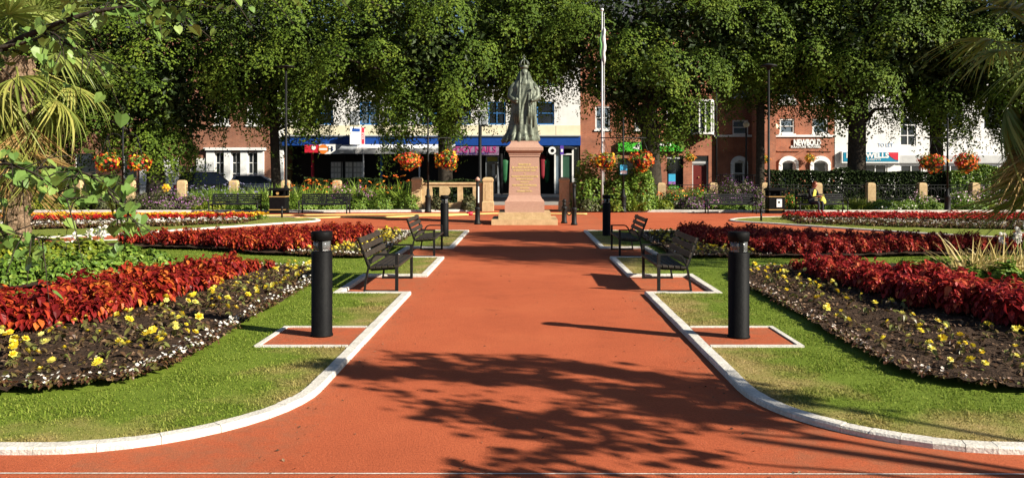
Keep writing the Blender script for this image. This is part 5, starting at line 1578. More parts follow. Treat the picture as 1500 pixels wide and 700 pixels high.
# ---- palms
def frond_mesh(name, L, Rb, nseg, spread, droop, mat, seed, width=.040, hang=0.0, sag=.12):
    r = random.Random(seed)
    mb = MB()
    pts = [Vector((L * t, 0, -sag * L * t * t)) for t in (0, .25, .5, .75, 1)]
    mb.tube(pts, [.022, .018, .016, .014, .012], 6)
    tip = pts[-1]; tang = (pts[-1] - pts[-2]).normalized()
    for i in range(nseg):
        ph = -spread + 2 * spread * (i + .5) / nseg + r.uniform(-.06, .06)
        ln = Rb * (1 - .22 * abs(ph / spread) ** 2) * r.uniform(.62, 1.1)
        d = Vector((math.cos(ph), math.sin(ph), .22 * abs(math.sin(ph)) - .1))
        if hang: d = Vector((math.cos(ph) * (1 - hang), math.sin(ph) * (1 - .6 * hang), -.75 * hang - .1)); 
        d.normalize()
        side = d.cross(Vector((0, 0, 1))).normalized()
        dr = droop * r.uniform(.3, 2.0); k = 6; vs = []
        tw = r.uniform(-.5, .5)
        for j in range(k + 1):
            t = j / k
            p = tip + d * ln * (t - .25 * dr * t * t * t * .5) + Vector((0, 0, -dr * ln * t ** 2.6))
            w = width * (.28 + .72 * min(1, t / .35)) * (1 - max(0, (t - .45) / .55) ** 1.6) * .5 + .001
            sv = side * math.cos(tw) + Vector((0, 0, 1)) * math.sin(tw)
            vs += [p - sv * w + Vector((0, 0, .006)), p, p + sv * w + Vector((0, 0, .006))]
        fs = []
        for j in range(k):
            b = j * 3
            fs += [(b, b + 1, b + 4, b + 3), (b + 1, b + 2, b + 5, b + 4)]
        mb.add(vs, fs)
    o = mb.build(name, mat)
    me = o.data; bpy.data.objects.remove(o)
    return me
FR = dict(
    live=[frond_mesh('frond', .75, .80, 34, 2.3, .18, M['palmlive'], 1), frond_mesh('frond', .85, .85, 34, 2.2, .35, M['palmlive'], 2)],
    mid=[frond_mesh('frond', .85, .88, 32, 1.9, .38, M['palmyellow'], 3, .036, .05, .2), frond_mesh('frond', .80, .80, 30, 1.7, .5, M['palmlive'], 4, .036, .1, .2)],
    dead=[frond_mesh('frond', .32, .80, 30, 1.5, .55, M['palmdead'], 5, .028, .75, .3), frond_mesh('frond', .22, .70, 28, 1.2, .5, M['palmdead'], 6, .028, .9, .3), frond_mesh('frond', .5, .8, 28, 1.6, .8, M['palmyellow'], 7, .030, .6, .3), frond_mesh('frond', .42, .75, 26, 1.3, .7, M['palmdead'], 8, .026, .85, .3)])
def palm(loc, label, H, sc, seed, dead_share=1.0, live=1.0, r0=.28):
    r = random.Random(seed)
    t = thing('fan_palm', label, 'palm', loc, 0)
    mb = MB()
    n = 26
    for layer in range(1):
        prof, vs, fs = [], [], []
        rows = 46; cols = 26
        for i in range(rows + 1):
            u = i / rows; z = -.05 + (H + .1) * u
            rr = r0 * (.92 + .30 * u - .25 * max(0, .12 - u) * -3)
            for k in range(cols):
                a = 2 * PI * k / cols
                q = rr * (1 + .16 * noise.noise((math.cos(a) * 4, math.sin(a) * 4, z * 3)) + .10 * math.sin(z * 26 + 3 * math.sin(a * 2)))
                vs.append((q * math.cos(a), q * math.sin(a), z))
        for i in range(rows):
            for k in range(cols):
                k2 = (k + 1) % cols
                fs.append((i * cols + k, i * cols + k2, (i + 1) * cols + k2, (i + 1) * cols + k))
        mb.add(vs, fs, 0, False)
    # torn fibres and old leaf bases
    for i in range(150):
        z = r.uniform(.3, H); a = r.uniform(0, 6.28); q = r0 * (1 + .28 * z / H)
        p = Vector((q * math.cos(a), q * math.sin(a), z)); o_ = Vector((math.cos(a), math.sin(a), 0))
        mb.tube([p - o_ * .03, p + o_ * .05 + Vector((0, 0, .06)), p + o_ * r.uniform(.05, .12) + Vector((0, 0, r.uniform(-.02, .16)))], [.022, .016, .003], 4, 0, False)
    mb.build('trunk', M['palmtrunk'], t)
    def put(kind, az, el, z, s):
        me = r.choice(FR[kind])
        o = link('frond', me, t)
        o.location = (.08 * math.cos(az), .08 * math.sin(az), z)
        o.rotation_euler = Euler((r.uniform(-.4, .4), -el, az), 'XYZ')
        o.scale = (s,) * 3
    ga = 2.39996
    for i in range(int(16 * live)): put('live', i * ga, R(78 - 3.8 * i + r.uniform(-8, 8)), H + .12, sc * r.uniform(.9, 1.1))
    for i in range(int(12 * live)): put('mid', i * ga + 1, R(24 - 4.4 * i + r.uniform(-14, 14)), H - .05 - .02 * i, sc * r.uniform(.8, 1.15))
    for i in range(int(52 * dead_share)): put('dead', i * ga + 2, R(-22 - .85 * i + r.uniform(-14, 14)), H - .05 - 1.75 * i / 52, sc * r.uniform(.85, 1.25))
    return t
palm((-11.35, 18.3, 0), 'shaggy fan palm with hanging dead fronds at the left edge', 4.25, 1.4, 3)
palm((11.0, 17.2, 0), 'shaded fan palm with brown hanging fronds at the right edge', 4.3, 1.65, 8, 1.0, .5)

# ---- heart-leaved tree at the left, just out of frame: boughs reach into the picture
def heart_tree(name, label, base, H, branches, seed, lsz=.11, mat='judas', tr=.11, dens=1.0, hang=.8, tw=1.0, jit=.035, start=.08):
    """branches: lists of points (world)"""
    r = np.random.default_rng(seed)
    t = thing(name, label, 'tree', base)
    b0 = Vector(base)
    mb = MB()
    mb.tube([(0, 0, -.05), (.03, .02, H * .4), (0, .05, H * .75), (.05, 0, H)], [tr * 1.35, tr, tr * .8, tr * .45], 12)
    mb.build('trunk', M['bark'], t)
    P, Nn, T, S = [], [], [], []
    for pts, rad, nl in branches:
        q = [Vector(p) - b0 for p in pts]
        c = smooth_poly([tuple(v) for v in q], 6, False)
        mb = MB(); m_ = len(c)
        mb.tube(c, [rad * (1 - .85 * i / (m_ - 1)) for i in range(m_)], 7)
        # side twigs
        twigs = []
        i0 = max(2, int(m_ * start))
        for i in range(i0 + 1, m_, 2):
            a = np.array(c[i]); d = unit((np.array(c[min(i + 1, m_ - 1)]) - np.array(c[i - 1]))[None])[0]
            for _ in range(2):
                v = unit((d * .6 + r.normal(size=3) * .7)[None])[0]; v[2] -= .15
                L = r.uniform(.15, .45) * tw
                mb.tube([a, a + v * L * .5, a + v * L + np.array([0, 0, -.05])], [rad * .25 + .002, .004, .002], 4)
                twigs.append((a, v, L))
        mb.build('bough', M['bark'], t)
        n = int(nl * dens)
        for k in range(n):
            if k % 4 == 0:
                i = r.integers(i0, m_); p = np.array(c[i])
            else:
                a, v, L = twigs[r.integers(len(twigs))]; p = a + v * L * r.uniform(.1, 1.05)
            p = p + r.normal(size=3) * jit
            p[2] -= .04
            az = r.uniform(0, 6.28)
            out = np.array([math.cos(az), math.sin(az), 0])
            tip = out * .45 + np.array([0, 0, -hang]) + r.normal(size=3) * .25
            nn = out * .75 + np.array([0.15, -.3, .75]) + r.normal(size=3) * .35
            P.append(p); Nn.append(nn); T.append(tip); S.append(lsz * r.uniform(.55, 1.2))
    V, F = cloud(P, Nn, S, T_HEART, np.array(T))
    link('foliage', np_mesh('foliage', V, F, M[mat]), t)
    return t
def w3(px, py, Y): return (wx(px, Y), Y, wz(py, Y))
heart_tree('judas_tree', 'heart leaved tree whose boughs droop in from the left edge', (-5.9, 6.3, .06), 4.2, [
    ([(-5.9, 6.3, 1.35), w3(-40, 236, 6.4), w3(20, 247, 6.3), w3(90, 246, 6.2), w3(140, 262, 6.1), w3(175, 300, 6.0), w3(196, 326, 6.0)], .02, 140),
    ([(-5.9, 6.3, 1.35), w3(-40, 246, 6.2), w3(40, 250, 6.0), w3(80, 278, 5.95), w3(110, 300, 5.9)], .014, 52),
    ([(-5.9, 6.3, .9), w3(-60, 320, 6.2), w3(-10, 335, 6.1), w3(40, 345, 6.0), w3(64, 352, 6.0)], .012, 50),
    ([(-5.9, 6.3, 2.2), w3(-60, 130, 6.6), w3(0, 74, 6.6), w3(60, 44, 6.6), w3(130, 20, 6.6), w3(200, 8, 6.6), w3(300, -6, 6.6), w3(380, -16, 6.6)], .035, 95),
    ([(-5.9, 6.3, 2.4), w3(20, 66, 6.5), w3(70, 48, 6.4), w3(100, 66, 6.3), w3(140, 86, 6.3)], .018, 65),
    ([(-5.9, 6.3, 3.2), w3(-20, -60, 6.4), w3(120, -44, 6.3), w3(280, -36, 6.2), w3(420, -30, 6.2), w3(520, -16, 6.2)], .03, 120),
    ([w3(120, -44, 6.3), w3(170, -14, 6.2), w3(220, 4, 6.2), w3(262, 12, 6.2)], .014, 90),
], 9, .102)
# tree beyond the right edge whose leafy boughs throw the shadow on the foreground path
def up(x, y, z): return (x + 1.705 * z, y - .857 * z, z)
bs = [
    ([(9.3, 1.4, 2.0), up(3.6, 4.4, 3.0), up(2.1, 5.3, 3.4), up(1.0, 6.2, 3.6), up(-.3, 7.0, 3.7), up(-1.6, 7.3, 3.7)], .05, 560),
    ([(9.3, 1.4, 2.4), up(3.4, 5.0, 3.6), up(2.2, 6.0, 4.0), up(1.3, 6.7, 4.2), up(.5, 7.3, 4.3), up(-.8, 7.7, 4.3)], .04, 330),
    ([up(2.1, 5.3, 3.4), up(1.4, 5.5, 3.4), up(.6, 5.7, 3.3), up(-.2, 5.9, 3.3), up(-.7, 6.15, 3.3)], .022, 130),
    ([(9.3, 1.4, 1.9), up(2.4, 4.6, 2.7), up(1.4, 4.9, 2.8), up(.7, 5.2, 2.8), up(.1, 5.15, 2.8), up(.0, 4.6, 2.8)], .025, 110),
    ([up(2.2, 6.0, 4.0), up(1.9, 6.3, 4.0), up(1.5, 6.4, 4.0), up(1.1, 6.1, 4.0)], .02, 90),
]
heart_tree('judas_tree', 'leafy tree out of sight right of the path, known by its dappled shadow', (9.3, 1.4, .06), 4.6, bs, 21, .105, 'judas', .10, 2.0, .5, 1.35, .10, .5)
# ================================================================== BUILDINGS
BY0 = 60.0
def X6(px): return wx(px, BY0)
def Z6(py): return wz(py, BY0)
def wall(parent, px0, px1, z0, z1, Y, openings, mat, depth=.16, name='wall'):
    """front wall with real openings (px0, px1, top py, bottom py) and their reveals"""
    ops = [(X6(a), X6(b), Z6(d), Z6(c)) for a, b, c, d in openings]
    x0, x1 = X6(px0), X6(px1)
    xs = sorted({x0, x1, *[o[0] for o in ops], *[o[1] for o in ops]}); zs = sorted({z0, z1, *[o[2] for o in ops], *[o[3] for o in ops]})
    mb = MB()
    for a, b in zip(xs[:-1], xs[1:]):
        for c, d in zip(zs[:-1], zs[1:]):
            mx, mz = (a + b) / 2, (c + d) / 2
            if any(o[0] < mx < o[1] and o[2] < mz < o[3] for o in ops): continue
            mb.add([(a, Y, c), (b, Y, c), (b, Y, d), (a, Y, d)], [(0, 1, 2, 3)])
    for a, b, c, d in ops:
        mb.add([(a, Y, c), (a, Y + depth, c), (a, Y + depth, d), (a, Y, d)], [(0, 1, 2, 3)])
        mb.add([(b, Y, c), (b, Y + depth, c), (b, Y + depth, d), (b, Y, d)], [(0, 1, 2, 3)])
        mb.add([(a, Y, c), (b, Y, c), (b, Y + depth, c), (a, Y + depth, c)], [(0, 1, 2, 3)])
        mb.add([(a, Y, d), (b, Y, d), (b, Y + depth, d), (a, Y + depth, d)], [(0, 1, 2, 3)])
    # flanks and top
    mb.add([(x0, Y, z0), (x0, Y + 9, z0), (x0, Y + 9, z1), (x0, Y, z1)], [(0, 1, 2, 3)])
    mb.add([(x1, Y, z0), (x1, Y + 9, z0), (x1, Y + 9, z1), (x1, Y, z1)], [(0, 1, 2, 3)])
    me = bpy.data.meshes.new(name); me.from_pydata(mb.v, [], mb.f); me.materials.append(mat); me.update()
    return link(name, me, parent)
def window(parent, px0, px1, pt, pb, Y, fr, gl, nx=1, nz=2, depth=.12, fw=.09, sill=True):
    x0, x1, z0, z1 = X6(px0), X6(px1), Z6(pb), Z6(pt)
    mb = MB(); e = .002
    y0, y1 = Y + depth - .06, Y + depth
    mb.bx(x0 + e, x0 + fw, y0, y1, z0 + e, z1 - e); mb.bx(x1 - fw, x1 - e, y0, y1, z0 + e, z1 - e)
    mb.bx(x0 + fw, x1 - fw, y0 + .003, y1, z0 + e, z0 + fw); mb.bx(x0 + fw, x1 - fw, y0 + .003, y1, z1 - fw, z1 - e)
    for k in range(1, nx): x = x0 + (x1 - x0) * k / nx; mb.bx(x - .03, x + .03, y0 + .006, y1, z0 + fw, z1 - fw)
    for k in range(1, nz): z = z0 + (z1 - z0) * k / nz; mb.bx(x0 + fw, x1 - fw, y0 + .009, y1, z - .03, z + .03)
    if sill: mb.bx(x0 - .08, x1 + .08, Y - .08, Y + .05, z0 - .12, z0 - e)
    w = mb.build('window', fr, parent)
    mb = MB(); mb.bx(x0, x1, Y + depth + .001, Y + depth + .02, z0, z1); mb.build('pane', gl, w)
    return w
def slab(parent, name, px0, px1, pt, pb, y0, y1, mat):
    mb = MB(); mb.bx(X6(px0), X6(px1), y0, y1, Z6(pb), Z6(pt)); return mb.build(name, mat, parent)
def roof(parent, px0, px1, z, h, Y, mat, d=9):
    mb = MB(); mb.prism([(Y - .35, z), (Y + d / 2, z + h), (Y + d, z)], 'x', X6(px0), X6(px1)); return mb.build('roof', mat, parent)

# ---- brown brick house, left
b1 = thing('brick_house', 'brown brick house with white sash windows behind the parked cars', 'building', (0, 0, 0))
ups = [(c - 11, c + 11, 154, 183) for c in (100, 180, 262, 325, 372)] + [(c - 11, c + 11, 88, 122) for c in (100, 180, 262, 325, 372)]
gr = [(315, 329, 223, 270), (339, 353, 223, 270), (363, 378, 223, 270), (262, 272, 243, 252), (278, 288, 243, 252), (180, 200, 225, 262), (110, 140, 225, 262)]
wall(b1, -10, 416, 0, 12, 60, ups + gr, M['brickdull'])
for o in ups: window(b1, *o, 60, M['white'], M['glass'], 3, 2, .1, .12)
for o in gr[:3]: window(b1, *o, 60, M['white'], M['glass'], 2, 3, .1, .07, False)
for o in gr[3:]: window(b1, *o, 60, M['offwhite'], M['glass'], 1, 1, .1, .05, False)
for a, b in ((303, 315), (329, 339), (353, 363), (378, 387)): slab(b1, 'pilaster', a, b, 220.5, 285, 59.86, 59.995, M['white'])
slab(b1, 'stone_cornice', 300, 390, 216.5, 220.4, 59.7, 59.995, M['white'])
slab(b1, 'stone_ground_floor', 205, 262, 232, 285, 59.93, 59.995, M['offwhite']); slab(b1, 'stone_ground_floor', 288.2, 302, 232, 285, 59.93, 59.995, M['offwhite'])
slab(b1, 'corner_pilaster', 407, 416, 60, 285, 59.85, 59.995, M['white'])
roof(b1, -12, 418, 12, 3, 60, M['slate'])
# ---- white modern block, centre
b2 = thing('shop_building', 'white shop building with blue framed windows behind the statue', 'building')
wc = [(462, 488), (527, 555), (572, 598), (618, 644), (664, 690), (715, 741), (786, 812)]
ups = [(a, b, 149, 183) for a, b in wc] + [(a, b, 92, 126) for a, b in wc]
wall(b2, 416, 850, Z6(199), 11.2, 60, ups, M['offwhite'])
for i, o in enumerate(ups):
    window(b2, *o, 60, M['bluefr'], M['skyglass'] if i % 3 == 1 else M['glass'], 2 if i % 2 else 1, 2, .1, .10, False)
    slab(b2, 'grey_panel', o[0] - 13, o[0] - 1, o[2] + 14, o[3], 59.96, 59.995, M['greypanel'])
for k in range(12):
    a = 416 + k * 36.2
    slab(b2, 'cream_spandrel', a + .3, a + 35.9, 184, 198.6, 59.94, 59.995, M['cream'])
slab(b2, 'fascia_board', 416, 850, 200.5, 213.5, 59.55, 59.995, M['blue'])
slab(b2, 'fascia_lip', 416, 850, 198.7, 200.4, 59.45, 59.995, M['greypanel'])
wall(b2, 416, 850, 0, Z6(213.6), 62.2, [], M['shopdark'], name='recessed_shopfront')
mb = MB(); mb.bx(X6(416), X6(850), 60, 62.19, Z6(213.5), Z6(213.3)); mb.build('shopfront_soffit', M['shopdark'], b2)
for px in (457, 503, 558, 660, 735, 848): slab(b2, 'shop_column', px - 1.5, px + 1.5, 213.6, 286, 60.05, 60.3, M['bluefr'] if px == 558 else (M['red'] if px == 457 else M['shopdark']))
roof(b2, 416, 850, 11.2, .25, 60, M['slate'])
# white awning with poles
aw = thing('awning', 'long white shop awning below the blue fascia', 'awning'); 
mb = MB(); x0, x1 = X6(530), X6(668); mb.prism([(59.5, Z6(212)), (57.6, Z6(219)), (57.6, Z6(226.5)), (57.66, Z6(226.5)), (57.66, Z6(219.4)), (59.5, Z6(212.6))], 'x', x0, x1); mb.build('canvas', M['white'], aw)
mb = MB(); mb.prism([(59.5, Z6(212.5)), (57.6, Z6(221)), (57.6, Z6(226)), (59.5, Z6(226))], 'x', X6(505), X6(529)); mb.build('side_canvas', M['greypanel'], aw)
for px in (541, 620): mb = MB(); mb.tube([(X6(px), 57.8, .1), (X6(px), 57.8, Z6(222))], .05, 8); mb.build('pole', M['white'], aw)
sg = thing('shop_sign', 'white shop sign with round orange logo at left of the awning', 'sign')
slab(sg, 'board', 471, 503, 212, 226, 59.3, 59.5, M['white'])
mb = MB(); mb.lathe([(.34, 0), (.34, .03)], 20); mb.build('logo_disc', M['orange'], sg, (X6(477), 59.29, Z6(219)), (PI / 2, 0, 0))
mb = MB(); mb.bx(-.28, .28, -.04, -.035, -.07, .07); mb.build('logo_bar', M['white'], sg, (X6(477), 59.29, Z6(219)))
text('H', .55, M['shopdark'], sg, (X6(487), 59.28, Z6(219)))
text('S   M', .4, M['blue'], sg, (X6(496.5), 59.28, Z6(219)))
sg = thing('shop_sign', 'red shop sign left of the white logo sign', 'sign')
slab(sg, 'board', 450, 470, 213, 224, 59.3, 59.5, M['red']); mb = MB(); mb.lathe([(.16, 0), (.16, .02)], 16); mb.build('white_dot', M['white'], sg, (X6(463), 59.29, Z6(217)), (PI / 2, 0, 0))
sg = thing('letting_board', 'white letting board with red strip and blue patch above the awning', 'sign')
mb = MB(); mb.box((0, 0, 0), (1.05, .06, 1.25)); mb.build('board', M['white'], sg)
mb = MB(); mb.bx(.28, .50, -.04, -.032, -.6, .6); mb.build('red_strip', M['red'], sg)
mb = MB(); mb.bx(-.38, .18, -.04, -.032, .28, .52); mb.build('blue_patch', M['blue'], sg)
text('SOLD', .2, M['white'], sg, (.39, -.042, .0), rot=(PI / 2, -PI / 2, 0))
mb = MB(); mb.tube([(0, .05, -.6), (0, .05, -1.4)], .04, 6); mb.build('post', M['greypanel'], sg)
sg.location = (X6(528), 58.9, Z6(200)); sg.rotation_euler.z = R(18)
sg = thing('nail_shop_sign', 'lilac nail shop sign with pink letters left of the statue', 'sign')
slab(sg, 'board', 655, 731, 215, 227.5, 59.55, 59.7, M['lilac'])
text('EDGY NAILS', .62, M['pink'], sg, (X6(695), 59.53, Z6(220)), width=3.2, bold=.015)
text('NAILS  AND  BEAUTY', .2, M['purple'], sg, (X6(695), 59.53, Z6(225.4)), width=2.2)
dr = thing('shop_door', 'glazed shop door in pale frame below the nail shop sign', 'door')
mb = MB(); mb.bx(X6(711), X6(713), 60.6, 60.75, .1, Z6(228)); mb.bx(X6(728.5), X6(731), 60.6, 60.75, .1, Z6(228)); mb.bx(X6(713), X6(728.5), 60.603, 60.75, Z6(229.5), Z6(228)); mb.bx(X6(713), X6(728.5), 60.603, 60.75, Z6(238), Z6(236.5)); mb.build('frame', M['greypanel'], dr)
mb = MB(); mb.bx(X6(713), X6(728.5), 60.7, 60.72, .1, Z6(238.1)); mb.build('pane', M['glass'], dr)
mb = MB(); mb.bx(X6(713), X6(728.5), 60.7, 60.72, Z6(236.4), Z6(229.6)); mb.build('number_panel', M['yellowcloth'], dr)
mb = MB(); mb.tube([(X6(726), 60.58, 1.0), (X6(726), 60.58, 1.5)], .03, 6); mb.build('handle', M['steel'], dr)
for px0, px1, lab in ((479, 494, 'left'), (495.5, 511, 'middle'), (512.5, 528, 'right')):
    w = thing('display_panel', 'pale %s display panel of cards in the shop window under the logo sign' % lab, 'display')
    mb = MB(); mb.bx(X6(px0), X6(px1), 61.2, 61.3, Z6(262), Z6(237)); mb.build('board', M['greyband'], w)
    mb = MB()
    for i in range(3):
        for j in range(3):
            a = X6(px0) + (X6(px1) - X6(px0)) * (i + .12) / 3; b_ = X6(px0) + (X6(px1) - X6(px0)) * (i + .88) / 3
            mb.bx(a, b_, 61.18, 61.195, Z6(260 - j * 8), Z6(254 - j * 8))
    mb.build('cards', M['white'], w)
fr = thing('shopfront', 'white shopfront with dark green door right of the statue', 'shopfront')
mb = MB()
for px in (812, 822, 838, 847): mb.bx(X6(px), X6(px + 2.4), 60.1, 60.3, .1, Z6(215))
mb.bx(X6(814.4), X6(847), 60.103, 60.3, Z6(218), Z6(215)); mb.bx(X6(824.4), X6(838), 60.103, 60.3, Z6(227), Z6(225)); mb.bx(X6(840.4), X6(847), 60.103, 60.3, .1, Z6(262))
mb.build('frame', M['offwhite'], fr)
mb = MB(); mb.bx(X6(824.4), X6(838), 60.2, 60.22, .1, Z6(227.2)); o = mb.build('door', flat('dark green door', (.03, .08, .05), .4), fr)
mb = MB(); mb.bx(X6(814.4), X6(822), 60.2, 60.22, .1, Z6(218.1)); mb.build('window', M['skyglass'], fr)
mb = MB(); mb.bx(X6(840.4), X6(847), 60.2, 60.22, Z6(262), Z6(218.1)); mb.build('window', M['glass'], fr)
sg = thing('hanging_sign', 'round white sign hanging right of the statue pedestal', 'sign')
mb = MB(); mb.lathe([(.28, 0), (.28, .05)], 20); mb.build('disc', M['white'], sg, (X6(808.5), 59.5, Z6(221)), (PI / 2, 0, 0))
mb = MB(); mb.lathe([(.13, 0), (.13, .01)], 16); mb.build('mark', M['black'], sg, (X6(809), 59.448, Z6(221)), (PI / 2, 0, 0))
mb = MB(); mb.tube([(X6(808.5), 59.48, Z6(216)), (X6(808.5), 59.48, Z6(212))], .03, 6); mb.build('bracket', M['black'], sg)
sg = thing('hanging_sign', 'small purple sign projecting from the white shopfront', 'sign')
mb = MB(); mb.bx(X6(820), X6(825), 59.3, 59.36, Z6(227), Z6(214)); mb.build('plate', M['purple'], sg)
mb = MB(); mb.bx(X6(821), X6(824), 59.28, 59.298, Z6(223), Z6(219)); mb.build('white_mark', M['white'], sg)
for px, m_, lab in ((801.5, 'green', 'green garment hanging at shop entrance right of pedestal'), (795, 'red', 'red garment hanging at shop entrance behind pedestal edge'), (739, 'green', 'dark green garment hanging at shop entrance left of pedestal')):
    t = thing('hanging_garment', lab, 'garment')
    mb = MB(); x = X6(px); mb.lathe([(.08, 0), (.16, .25), (.2, .9), (.22, 1.3), (.26, 1.6), (.10, 1.75), (.03, 1.8)], 12, (0, 0, 0), 0, True, 1, .45); mb.build('cloth', flat('garment cloth', (.015, .10, .035) if m_ == 'green' else (.22, .015, .025)), t, (x, 60.5, .9 if m_ == 'green' else 1.2))
    mb = MB(); mb.tube([(x, 60.5, 2.6), (x, 60.5, 3.6)], .012, 5); mb.build('hanger', M['steel'], t)

# ---- orange brick houses, right of centre
b3 = thing('brick_house', 'orange brick house above the green shop sign', 'building')
sh = [(905, 930, 232, 270), (940, 965, 232, 272), (977, 1001, 228, 278), (1014, 1038, 228, 282)]
ups = [(872, 894, 156, 190), (930, 952, 156, 190), (976, 996, 156, 192), (872, 894, 96, 128), (930, 952, 96, 128), (985, 1005, 98, 130)]
wall(b3, 850, 1046, 0, 12.6, 60, sh + ups, M['brick'], .3)
for o in ups: window(b3, *o, 60, M['white'], M['skyglass'], 2, 2, .1, .10)
for o in sh[:3]: window(b3, *o, 60, M['shopdark'], M['glass'], 1, 1, .25, .12, False)
mb = MB(); mb.bx(X6(977.5), X6(1000.5), 60.12, 60.2, Z6(232.8), Z6(228.4)); mb.build('shop_blind', M['greyband'], b3)
dr = thing('house_door', 'maroon panelled door in brick house right of poster window', 'door')
mb = MB(); mb.bx(X6(1016), X6(1025), 60.2, 60.26, .1, Z6(242)); mb.bx(X6(1025.2), X6(1036), 60.24, 60.29, .1, Z6(242)); mb.build('leaf', M['maroon'], dr)
mb = MB(); mb.bx(X6(1014.2), X6(1016), 60.17, 60.28, .1, Z6(240)); mb.bx(X6(1036), X6(1037.8), 60.17, 60.28, .1, Z6(240)); mb.bx(X6(1016), X6(1036), 60.173, 60.28, Z6(241.9), Z6(240)); mb.bx(X6(1014.2), X6(1037.8), 60.1, 60.28, Z6(239.9), Z6(236.5)); mb.build('frame', M['greyband'], dr)
mb = MB(); mb.bx(X6(1014.2), X6(1037.8), 60.25, 60.29, Z6(236.4), Z6(228.1)); mb.build('fanlight', M['glass'], dr)
mb = MB(); mb.ball((X6(1024), 60.17, 1.3), .05); mb.build('knob', M['gold'], dr)
sg = thing('green_shop_sign', 'bright green shop fascia with white triangle behind thick lime trunk', 'sign')
slab(sg, 'board', 905, 1001, 208.5, 222, 59.75, 59.995, M['green'])
mb = MB(); mb.prism([(X6(926), Z6(217)), (X6(936), Z6(209.5)), (X6(937), Z6(220))], 'y', 59.735, 59.748); mb.build('white_triangle', M['white'], sg)
mb = MB(); mb.bx(X6(960), X6(982), 59.735, 59.748, Z6(214), Z6(210.5)); mb.build('white_patch', M['white'], sg)
ps = thing('window_poster', 'cyan and violet poster in the shop window left of the maroon door', 'poster')
mb = MB(); mb.bx(X6(980), X6(990), 60.16, 60.18, Z6(266), Z6(255)); mb.build('cyan_part', M['cyan'], ps)
mb = MB(); mb.bx(X6(980), X6(990), 60.16, 60.18, Z6(270), Z6(266.1)); mb.build('violet_part', M['violet'], ps)
ps = thing('window_sticker', 'bright green strip low in the shop window left of the maroon door', 'sign')
mb = MB(); mb.bx(X6(981), X6(998), 60.16, 60.18, Z6(277), Z6(273)); mb.build('strip', M['green'], ps)
mb = MB(); mb.bx(X6(984), X6(994), 60.15, 60.159, Z6(276), Z6(274.6)); mb.build('white_text', M['white'], ps)
bw = thing('bay_window', 'white framed oriel window above the maroon door', 'window')
xa, xb = X6(1012), X6(1046)
mb = MB(); mb.prism([(xa, 60), (xa + .4, 59.0), (xb - .4, 59.0), (xb, 60)], 'z', Z6(197.5), Z6(194.5)); mb.prism([(xa, 60), (xa + .4, 59.0), (xb - .4, 59.0), (xb, 60)], 'z', Z6(151), Z6(147.5)); mb.build('sill_and_head', M['white'], bw)
mb = MB(); mb.prism([(xa + .05, 60), (xa + .44, 59.06), (xb - .44, 59.06), (xb - .05, 60)], 'z', Z6(194.5), Z6(151)); mb.build('glazing', M['glass'], bw)
mb = MB()
for x, y in ((xa + .03, 59.97), (xa + .42, 59.03), (xb - .42, 59.03), (xb - .03, 59.97), ((xa + xb) / 2, 59.02)): mb.bx(x - .05, x + .05, y - .05, y + .05, Z6(194.4), Z6(151.1))
mb.build('mullions', M['white'], bw)
roof(b3, 849, 1046, 12.6, 2.6, 60, M['slate'])
b4 = thing('brick_house', 'orange brick house with white arched windows and white lettering', 'building')
gr = [(1074, 1091, 236, 272), (1144, 1165, 236, 272), (1190, 1212, 236, 272)]
ups = [(1073, 1096, 176, 197.5), (1142, 1164, 174, 196), (1190, 1213, 174, 196), (1073, 1096, 112, 142), (1142, 1164, 116, 146), (1190, 1213, 116, 146)]
wall(b4, 1046, 1222, 0, 12.2, 60, gr + ups, M['brick'], .2)
for o in ups: window(b4, *o, 60, M['white'], M['skyglass'], 1, 2, .1, .11)
for o in gr:
    window(b4, *o, 60, M['white'], M['glass'], 1, 2, .12, .14, False)
    # white segmental arched surround
    c = (X6(o[0]) + X6(o[1])) / 2; hw = (X6(o[1]) - X6(o[0])) / 2 + .2; mb = MB()
    zt = Z6(o[2])
    arc = [(c - hw * math.cos(a), zt - .25 + .62 * math.sin(a)) for a in np.linspace(0, PI, 13)]
    inn = [(c + (hw - .2) * math.cos(a), zt - .35 + .38 * math.sin(a)) for a in np.linspace(0, PI, 13)]
    for k in range(12): mb.prism([arc[k], arc[k + 1], inn[11 - k], inn[12 - k]], 'y', 59.82, 60.02)
    mb.bx(c - hw, c - hw + .2, 59.85, 60.02, .6, zt - .3); mb.bx(c + hw - .2, c + hw, 59.85, 60.02, .6, zt - .3)
    mb.build('arched_surround', M['white'], b4)
    slab(b4, 'brick_hood', o[0] - 6, o[1] + 6, 220.5, 222, 59.92, 59.99, M['brick'])
for px in (1142, 1190): slab(b4, 'white_lintel', px - 2, px + 24, 111, 115, 59.93, 59.995, M['white']); slab(b4, 'white_lintel', px - 3, px + 25, 149, 154, 59.93, 59.995, M['white'])
slab(b4, 'string_course', 1046, 1222, 197.8, 200.8, 59.9, 59.995, M['white'])
for px in (1049, 1116): mb = MB(); mb.tube([(X6(px), 59.9, .1), (X6(px), 59.9, 12)], .06, 8); mb.build('drainpipe', M['shopdark'], b4)
mb = MB(); mb.bx(X6(1101), X6(1128), 58.6, 59.99, 0, 12.19); mb.build('chimney_breast', M['brick'], b4)
roof(b4, 1046, 1223, 12.2, 2.6, 60, M['slate'])
mb = MB(); mb.ball((X6(1135), 59.8, Z6(185.5)), .2, 0, (1, .6, 1)); mb.build('alarm_box', M['cream'], b4)
sg = thing('house_lettering', 'white raised name letters on the orange brick house', 'sign')
text('NEWBOLD', .62, M['white'], sg, (X6(1182), 59.93, Z6(209.5)), width=2.0, extrude=.03, bold=.03)
text('SOLICITORS  NOTARIES', .22, M['white'], sg, (X6(1180), 59.95, Z6(215.3)), width=2.2, extrude=.015, bold=.01)
